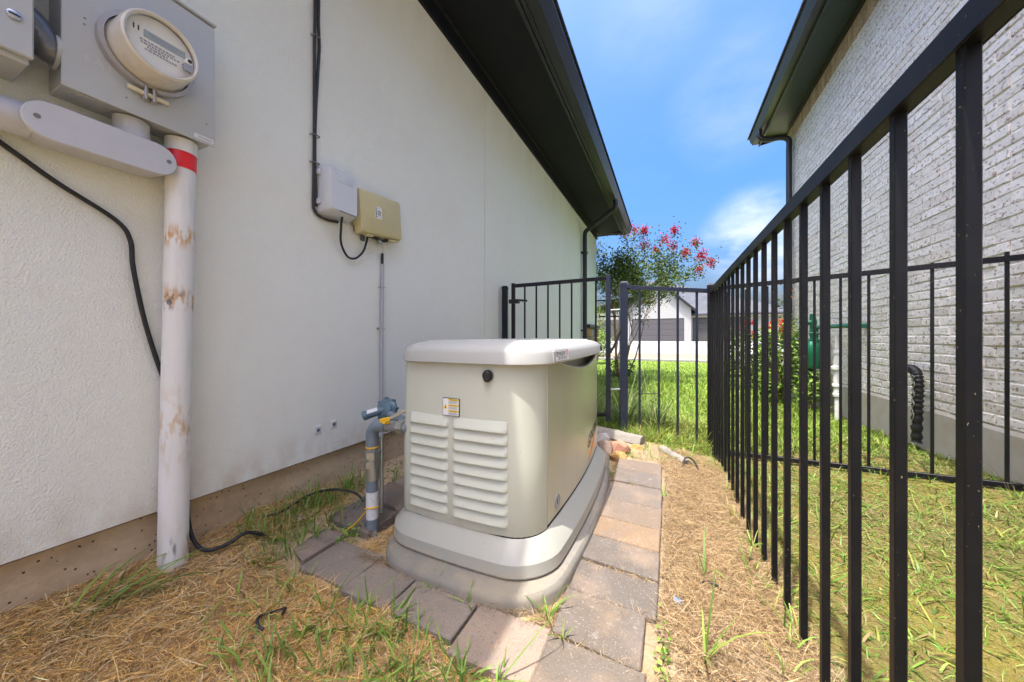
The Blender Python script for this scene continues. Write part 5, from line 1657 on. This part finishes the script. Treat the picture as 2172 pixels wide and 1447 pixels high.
# individual weeds
WEEDS = [(-0.690, 0.905, 6, 0.085, 'green weed sprouting between front pavers and the concrete pad'),
         (-0.322, 0.955, 9, 0.095, 'spiky green weed at the near corner of the concrete pad'),
         (-0.262, 0.898, 5, 0.075, 'two-bladed weed growing between the sunlit corner pavers'),
         (0.115, 1.37, 7, 0.10, 'tall thin weed standing alone in the sunlit straw'),
         (0.085, 1.00, 8, 0.13, 'long-leaved weed in the straw at the bottom of the picture'),
         (-1.243, 0.915, 5, 0.07, 'small weed in the joint of the leftmost pavers'),
         (-0.372, 0.725, 6, 0.11, 'upright weed in front of the half shaded paver'),
         (-0.025, 1.935, 6, 0.06, 'little weed at the outer edge of the far pavers'),
         (-0.310, 2.10, 14, 0.07, 'bright clump of weed between concrete pad and far pavers'),
         (-0.555, 0.895, 5, 0.05, 'tiny weed against the concrete pad in the shade'),
         (-0.190, 1.99, 6, 0.04, 'pale seedling on the far pavers'),
         (0.30, 1.62, 9, 0.09, 'green tuft at the foot of the long fence')]
for (x, y, n, ln, lab) in WEEDS:
    d = tufts([(x, y)], n, ln, 0.0055, PAL_G + [(0.26, 0.36, 0.07)], 0.008, (1.05, 0.3), (-0.7, 0.5))
    d['base'][:, 2] = max(g1(x, y), -0.025)
    w = thing('weed', lab, 'weed', (x, y, float(d['base'][0, 2])), 'weeds around the pavers')
    blades('leaf', material='blade', parent=w, **d)['kind'] = 'stuff'
# arching long-bladed clump at the wall
ab = np.array([(-1.43, 0.37, 0), (-1.42, 0.40, 0), (-1.40, 0.35, 0), (-1.44, 0.42, 0), (-1.41, 0.38, 0), (-1.39, 0.44, 0), (-1.44, 0.33, 0), (-1.42, 0.45, 0), (-1.40, 0.41, 0), (-1.44, 0.36, 0)])
ab[:, 2] = gz(ab[:, 0], ab[:, 1])
n = len(ab)
w = thing('long_grass', 'long arching grass blades beside the foot of the white riser pipe', 'grass clump', (-1.42, 0.39, 0.03))
blades('leaf', ab, rng.uniform(0.9, 2.0, n), rng.uniform(0.5, 1.2, n), rng.uniform(0.13, 0.26, n), np.full(n, 0.0085), rng.uniform(-1.7, -0.7, n), rng.normal(0, 0.3, n), rnd_cols(n, PAL_G + [(0.3, 0.38, 0.1)], 0.1), 'blade', 7, parent=w)
gc = [(-1.45 + random.uniform(-0.05, 0.09), random.uniform(0.20, 0.46)) for _ in range(24)]
o = blades('low_grass', material='blade', **tufts(gc, 12, 0.05, 0.003, [(0.06, 0.13, 0.03), (0.09, 0.16, 0.03), (0.12, 0.2, 0.05)], 0.03, (0.4, 0.3), (-0.4, 0.4)))
tag(o, 'dark low grass matted at the foot of the wall left of the pipe', 'grass', kind='stuff')
# small clover by the gas riser and by the right pavers
for (x, y, lab, n, s) in ((-1.19, 1.0, 'small leafy weed curling round the foot of the gas riser', 90, 0.05), (-0.01, 0.98, 'flat round-leaved weed along the outer edge of the corner pavers', 46, 0.06)):
    c = np.stack([x + rng.normal(0, s * 0.55, n) * (0.3 if x > -0.5 else 1), y + rng.normal(0, s * (1.3 if x > -0.5 else 0.6), n), np.zeros(n)], -1)
    c[:, 2] = gz(c[:, 0], c[:, 1]) + 0.012 + np.abs(rng.normal(0, 0.018, n)) * (0.3 if x > -0.5 else 1)
    V, F, cc = leaf_cloud(c, np.array([0, 0, 2.0]), rng.uniform(0.010, 0.018, n), rnd_cols(n, PAL_G, 0.15), 0.8)
    w = thing('clover_weed', lab, 'weed', (x, y, g1(x, y)))
    mesh_obj('leaf', V, F, 'blade', w, cols=cc)['kind'] = 'stuff'

# turf beyond the long fence
def turf(name, label, n, x0, x1, y0, y1, pal, ln, wd, elev, keep=None, warp=1.0, segs=2, fall=True):
    b = pick_pts(n, x0, x1, y0, y1, keep, warp)
    N = len(b)
    size = np.clip(b[:, 1] / 3.0, 0.8, 2.2) if fall else np.ones(N)
    o = blades(name, b, rng.uniform(0, 6.283, N), rng.normal(*elev, N), rng.gamma(5, ln / 5, N) * size ** 0.5 * np.clip(6.0 / b[:, 1], 0.25, 1.0), wd * rng.uniform(0.6, 1.3, N) * size, rng.normal(-0.7, 0.5, N), rng.normal(0, 0.5, N), rnd_cols(N, pal, 0.2), 'blade', segs, rng.uniform(-0.8, 0.8, N))
    return tag(o, label, 'grass', kind='stuff')


def turf_keep(x, y):
    d = 0.55 + 0.45 * vnoise(x, y, 5, 21) + 0.2 * vnoise(x, y, 13, 22)
    return rng.uniform(0, 1, len(x)) < np.clip(d, 0.12, 1)


turf('side_turf', 'patchy green and yellow turf between the fence and the brick house', 105000, 0.37, 1.99, 0.2, 6.6, [tuple(v * 0.68 for v in c) for c in PAL_Y + PAL_G + PAL_G] + [(0.24, 0.20, 0.05), (0.20, 0.16, 0.05)], 0.045, 0.0044, (0.40, 0.35), turf_keep, 1.25)
turf('dead_turf', 'dry yellow stems mixed into the turf by the brick house', 26000, 0.37, 1.99, 0.2, 5.0, [tuple(v * 0.75 for v in c) for c in PAL_SUN] + [(0.22, 0.19, 0.05), (0.19, 0.17, 0.04)], 0.040, 0.0022, (0.15, 0.2), None, 1.25)
PAL_F = [(0.15, 0.26, 0.025), (0.19, 0.30, 0.035), (0.13, 0.22, 0.022), (0.24, 0.31, 0.05), (0.20, 0.28, 0.04)]
turf('front_lawn', 'bright green lawn beyond the gate', 90000, -3.0, 5.0, 3.45, 16.1, PAL_F, 0.065, 0.007, (1.05, 0.35), lambda x, y: (y > 3.5 + 0.25 * x) & ((x < 1.9) | (y > 7.7)) & ((x > -1.45) | (y > 8.2)), 1.3)
turf('fence_turf', 'tangled grass at the foot of the front fence panel', 9000, -0.35, 0.36, 3.0, 4.4, PAL_F + PAL_Y, 0.11, 0.0045, (0.95, 0.35), lambda x, y: (y > 3.25 + 0.3 * x), 1.0, 3)
tcx = [(random.uniform(0.4, 1.95), random.uniform(0.4, 3.2)) for _ in range(480)] + [(1.93 + random.uniform(-0.12, 0.05), random.uniform(2.6, 5.2)) for _ in range(50)]
o = blades('turf_tufts', material='blade', **tufts(tcx, 9, 0.075, 0.0068, [tuple(v * 0.8 for v in c) for c in PAL_G + PAL_G + PAL_Y], 0.05, (0.42, 0.35), (-0.9, 0.5)))
tag(o, 'taller green tufts standing in the turf by the brick house', 'grass', kind='stuff')

# ornamental grass by the gate
for (x, y, n, ln, lab) in ((-0.42, 3.72, 520, 0.50, 'tall arching ornamental grass clump behind the gate post'), (-0.12, 3.95, 380, 0.42, 'looser ornamental grass clump behind the front fence panel'), (-0.75, 3.75, 300, 0.40, 'shaded ornamental grass clump behind the gate')):
    d = tufts([(x, y)], n, ln, 0.0062, [(0.07, 0.14, 0.03), (0.12, 0.20, 0.05), (0.20, 0.25, 0.09), (0.36, 0.34, 0.18), (0.10, 0.18, 0.04)], 0.10, (1.25, 0.22), (-1.2, 0.5), 6)
    w = thing('ornamental_grass', lab, 'plant', (x, y, g1(x, y)))
    blades('foliage', material='blade', parent=w, **d)


# ------------------------------------------------------------------ crape myrtle
tree = thing('crape_myrtle', 'crape myrtle tree with red blossom beyond the house corner', 'tree', (-1.2, 9.6, -0.25))
TR = random.Random(11)
trunks = MB()
tips = []


def grow(p, d, ln, r, depth):
    n = 4
    pts, rad = [p], [r]
    for k in range(n):
        d = (d + Vector((TR.gauss(0, .12), TR.gauss(0, .12), TR.gauss(0.04, .08)))).normalized()
        p = p + d * (ln / n)
        pts.append(p)
        rad.append(r * (1 - 0.45 * (k + 1) / n))
    trunks.tube(pts, rad, 7 if depth < 2 else 5)
    if depth >= 3:
        tips.append((p, d))
        tips.append((pts[2], d))
        return
    for k in range(3 if depth else 2):
        a = TR.uniform(0, 6.28)
        side = Vector((math.cos(a), math.sin(a), TR.uniform(-0.1, 0.5)))
        grow(p, (d * 1.0 + side * (0.55 if depth < 2 else 0.75)).normalized(), ln * TR.uniform(0.58, 0.80), rad[-1] * 0.8, depth + 1)
    if depth >= 1:
        tips.append((p, d))


for k in range(7):
    a = 6.28 * k / 7 + TR.uniform(-0.3, 0.3)
    b = Vector((-1.15 + 0.16 * math.cos(a), 9.6 + 0.16 * math.sin(a), -0.3))
    grow(b, Vector((0.26 * math.cos(a) + 0.10, 0.26 * math.sin(a), 1)).normalized(), TR.uniform(1.25, 1.6), 0.030, 0)
extra = [((-0.5, 9.4, 1.9), (1, -0.1, 0.62), 1.5), ((-0.35, 9.4, 2.0), (1, 0.0, 0.42), 1.25), ((-1.0, 9.5, 2.2), (0.25, 0, 1), 1.4), ((-1.2, 9.5, 2.2), (-0.3, 0, 1), 1.3), ((-0.8, 9.5, 2.2), (0.6, 0, 1), 1.1)]
for p, d, ln in extra:
    grow(Vector(p), Vector(d).normalized(), ln, 0.012, 2)
trunks.build('trunk', 'bark', tree, smooth=60)
tp = np.array([p for p, d in tips])
tp = tp[(tp[:, 2] > 1.2)]
n = 14000
ci = rng.integers(0, len(tp), n)
cen = tp[ci] + rng.normal(0, 0.14, (n, 3)) * np.array([1, 1, 0.9])
V, F, cc = leaf_cloud(cen, np.array([0, 0, 0.8]), rng.uniform(0.05, 0.10, n), rnd_cols(n, [(0.05, 0.09, 0.018), (0.075, 0.12, 0.025), (0.035, 0.06, 0.015), (0.12, 0.16, 0.035)], 0.2), 0.6)
mesh_obj('crown', V, F, 'leaf', tree, cols=cc)
top = sorted(tips, key=lambda t: -(t[0].z + 0.35 * t[0].x))
used = []
for p, d in top:
    if len(used) > 15:
        break
    if any((p - q).length < 0.34 for q in used):
        continue
    used.append(p)
    m_ = int(TR.uniform(110, 200))
    sz = TR.uniform(0.05, 0.085)
    c = np.array(p) + np.array(d) * 0.10 + rng.normal(0, 1, (m_, 3)) * np.array([sz, sz, sz * 1.1])
    V, F, cc = leaf_cloud(c, np.zeros(3), rng.uniform(0.035, 0.06, m_), rnd_cols(m_, [(0.44, 0.008, 0.018), (0.32, 0.005, 0.012), (0.50, 0.016, 0.03), (0.38, 0.007, 0.016)], 0.12), 0.9)
    mesh_obj('blossom', V, F, 'petal', tree, cols=cc)['kind'] = 'stuff'

stk = thing('tree_stake', 'brown wooden stake frame standing among the crape myrtle stems', 'stake', (-1.45, 9.1, -0.2))
for dx in (0.0, 0.22):
    MB().bar((-1.42 + dx, 9.1, -0.25), (-1.42 + dx * 0.6, 9.1, 1.75), 0.05, 0.05, (0, 1, 0)).build('stake', 'wood_stake', stk)
for z, w_ in ((1.72, 0.42), (1.30, 0.36)):
    MB().box((-1.30 - w_, 9.06, z), (-1.30 + w_, 9.10, z + 0.035)).build('crossbar', 'black_trim', stk)


tree.scale = (0.78, 0.86, 0.86)

# ------------------------------------------------------------------ shrubs
def shrub(name, label, c, size, n, pal, leaf, stems=7, flowers=0, fpal=None, seed=1, asp=0.45, cat='shrub'):
    r = random.Random(seed)
    t_ = thing(name, label, cat, c)
    m = MB()
    for k in range(stems):
        a = 6.28 * k / stems
        q = Vector((c[0] + math.cos(a) * size[0] * 0.25, c[1] + math.sin(a) * size[1] * 0.25, c[2] + size[2] * 0.7))
        m.tube([Vector(c), Vector(c).lerp(q, 0.5) + Vector((r.gauss(0, .03), r.gauss(0, .03), 0)), q], [0.014, 0.010, 0.005], 6)
    m.build('stem', 'bark', t_, smooth=60)
    u = rng.normal(0, 1, (n, 3))
    u /= np.linalg.norm(u, axis=1, keepdims=True)
    rad = rng.uniform(0.25, 1, (n, 1)) ** 0.5
    lump = 1 + 0.22 * vnoise(u[:, 0] * 1.0, u[:, 1] + u[:, 2], 4, seed)[:, None]
    p = u * rad * lump * np.array(size) / 2 + np.array([c[0], c[1], c[2] + size[2] * 0.55])
    p[:, 2] = np.maximum(p[:, 2], c[2] + 0.12)
    V, F, cc = leaf_cloud(p, np.array([0, 0, 1.2]), rng.uniform(leaf * 0.7, leaf * 1.3, n), rnd_cols(n, pal, 0.22), asp)
    mesh_obj('foliage', V, F, 'leaf', t_, cols=cc)
    for k in range(flowers):
        a = r.uniform(0, 6.28)
        q = np.array([c[0] + math.cos(a) * size[0] * 0.42 * r.random(), c[1] + math.sin(a) * size[1] * 0.42 * r.random(), c[2] + size[2] * r.uniform(0.86, 1.08)])
        mm = 26
        cl_ = q + rng.normal(0, 0.028, (mm, 3))
        V, F, cc = leaf_cloud(cl_, np.zeros(3), rng.uniform(0.03, 0.05, mm), rnd_cols(mm, fpal, 0.15), 0.9)
        mesh_obj('flower', V, F, 'petal', t_, cols=cc)['kind'] = 'stuff'
    return t_


PAL_SH = [(0.11, 0.20, 0.03), (0.17, 0.27, 0.05), (0.08, 0.14, 0.025), (0.24, 0.34, 0.07), (0.06, 0.10, 0.02)]
shrub('flowering_shrub', 'leafy shrub with orange red flowers beside the gas meter', (1.60, 6.65, -0.2), (0.75, 0.8, 1.15), 1500, PAL_SH, 0.085, 8, 7, [(0.62, 0.10, 0.03), (0.55, 0.03, 0.03), (0.60, 0.22, 0.03)], 3)
shrub('flowering_shrub', 'red flowered shrub farther along behind the long fence', (1.45, 8.2, -0.25), (1.0, 0.8, 1.25), 1300, PAL_SH, 0.09, 8, 6, [(0.48, 0.012, 0.04), (0.42, 0.02, 0.03)], 5)
shrub('low_shrub', 'low leafy shrub under the green gas meter', (1.78, 5.95, -0.2), (0.42, 0.45, 0.55), 320, PAL_SH, 0.08, 6, 0, None, 7)
shrub('sapling', 'tall thin leafy plant rising against the brick house corner', (1.80, 7.2, -0.2), (0.30, 0.3, 1.85), 150, PAL_SH + [(0.5, 0.25, 0.04)], 0.075, 3, 3, [(0.62, 0.25, 0.03)], 8)
shrub('green_shrub', 'sunlit green bush seen past the house corner through the gate', (-2.6, 13.6, -0.28), (1.3, 1.2, 1.5), 1500, [(0.14, 0.24, 0.04), (0.2, 0.3, 0.05), (0.09, 0.15, 0.03)], 0.10, 6, 0, None, 9)
shrub('green_shrub', 'tall pale green bush farther behind the gate', (-3.6, 17.8, -0.28), (1.5, 1.5, 3.0), 1600, [(0.16, 0.22, 0.06), (0.22, 0.27, 0.09), (0.10, 0.15, 0.04)], 0.12, 6, 0, None, 10)
shrub('dark_bush', 'low dark bush at the end of the driveway behind the gate post', (-1.0, 8.1, -0.22), (0.7, 0.6, 0.55), 700, [(0.03, 0.05, 0.02), (0.05, 0.08, 0.03)], 0.06, 5, 0, None, 12)

# ------------------------------------------------------------------ garage house across the street
gh = thing('garage_house', 'white brick house with dark garage doors across the street', 'house', (0, 36, 0.36))
Y0 = 34.0
GZ = 0.36
wl_, wr_ = -3.62, 1.82
dl, dr, dtop = -3.12, 1.27, 2.44
MB().box((wl_, Y0, GZ - 0.5), (dl, Y0 + 0.25, 3.3)).build('wall', 'far_white', gh)
MB().box((dr, Y0, GZ - 0.5), (wr_, Y0 + 0.25, 3.3)).build('wall', 'far_white', gh)
MB().box((dl + 0.001, Y0, dtop), (dr - 0.001, Y0 + 0.25, 3.3)).build('wall', 'far_white', gh)
ax_ = (wl_ + wr_) / 2
MB().prism([(wl_, 3.301), (wr_, 3.301), (ax_, 5.75)], 'y', Y0 + 0.001, Y0 + 0.25).build('gable_wall', 'far_white', gh)
MB().box((wr_ - 0.2, Y0 + 0.251, GZ - 0.5), (wr_, Y0 + 8, 3.3)).build('wall', 'far_white', gh)
MB().box((wl_, Y0 + 0.251, GZ - 0.5), (wl_ + 0.2, Y0 + 8, 3.3)).build('wall', 'far_white', gh)


def garage_door(parent, x0, x1, z0, z1, y, rows=4):
    d = MB().box((x0, y + 0.06, z0), (x1, y + 0.10, z1)).build('garage_door', 'garage_door', parent)
    h = (z1 - z0) / rows
    for k in range(rows):
        MB().box((x0 + 0.03, y + 0.035, z0 + k * h + 0.02), (x1 - 0.03, y + 0.059, z0 + (k + 1) * h - 0.02)).build('door_panel', 'garage_door', d, bevel=0.01)
    return d


garage_door(gh, dl, dr, GZ, dtop, Y0)
sl = (5.85 - 3.15) / (ax_ - (wr_ + 0.35))
for s in (1, -1):
    xe = ax_ + s * (wr_ + 0.38 - ax_)
    MB().prism([(xe, 3.00), (xe, 3.14), (ax_, 5.98), (ax_, 5.84)], 'y', Y0 - 0.35, Y0 + 9).build('roof', 'shingle', gh)
    MB().prism([(xe, 2.96), (xe, 3.16), (ax_, 6.0), (ax_, 5.76)], 'y', Y0 - 0.40, Y0 - 0.352).build('rake_board', 'black_trim', gh)
# right wing
W0, W1, WY = wr_ + 0.001, 9.5, 35.2
MB().box((W0, WY, GZ - 0.5), (2.0, WY + 0.25, 2.75)).build('wall', 'far_white', gh)
MB().box((2.001, WY, 2.52), (W1, WY + 0.25, 2.75)).build('wall', 'far_white', gh)
MB().box((6.4, WY, GZ - 0.5), (W1, WY + 0.25, 2.519)).build('wall', 'far_white', gh)
garage_door(gh, 2.001, 6.399, GZ, 2.52, WY)
MB().box((W0, WY - 0.45, 2.66), (W1 + 0.4, WY - 0.42, 2.86)).build('fascia', 'black_trim', gh)
MB().box((W0, WY - 0.42, 2.62), (W1, WY - 0.001, 2.66)).build('soffit', 'cream_trim', gh)
rv_ = [(W0 - 3, WY - 0.46, 2.84), (W1 + 0.45, WY - 0.46, 2.84), (-1.2, WY + 6.0, 7.0), (-4.0, WY + 6.0, 7.0), (W1 + 0.45, WY + 12, 2.84), (-4, WY + 12, 2.84)]
mesh_obj('roof', rv_ + [(x, y, z - 0.1) for x, y, z in rv_], [(0, 1, 2, 3), (1, 4, 2), (4, 5, 3, 2), (6, 9, 8, 7), (7, 8, 10), (10, 8, 9, 11), (0, 6, 7, 1), (1, 7, 10, 4), (0, 3, 9, 6)], 'shingle', gh)
MB().cyl((1.35, WY + 3.2, 5.2), (1.35, WY + 3.2, 6.1), 0.08, 10).build('roof_vent', 'black_trim', gh)
# left wing with its own door
MB().box((-8.5, 35.6, GZ - 0.5), (wl_ - 0.001, 35.85, 3.2)).build('wall', 'far_white', gh)
garage_door(gh, -6.6, -4.2, GZ, 2.5, 35.5)
MB().prism([(-9.0, 3.1), (-9.0, 3.2), (wl_ + 0.5, 4.9), (wl_ + 0.5, 4.7)], 'y', 35.2, 42).build('roof', 'shingle', gh)
fh = thing('far_house', 'distant tan roofed house glimpsed behind the flowering shrubs', 'house', (14, 34, 0.3))
MB().box((9.6, 31, -0.4), (17.5, 38, 2.6)).build('wall', 'far_white', fh)
rv_ = [(9.2, 30.6, 2.55), (17.9, 30.6, 2.55), (13.5, 34.5, 5.2), (13.4, 34.5, 5.2), (17.9, 38.4, 2.55), (9.2, 38.4, 2.55)]
mesh_obj('roof', rv_, [(0, 1, 2, 3), (1, 4, 2), (4, 5, 3, 2), (5, 0, 3), (0, 5, 4, 1)], 'shingle_tan', fh)
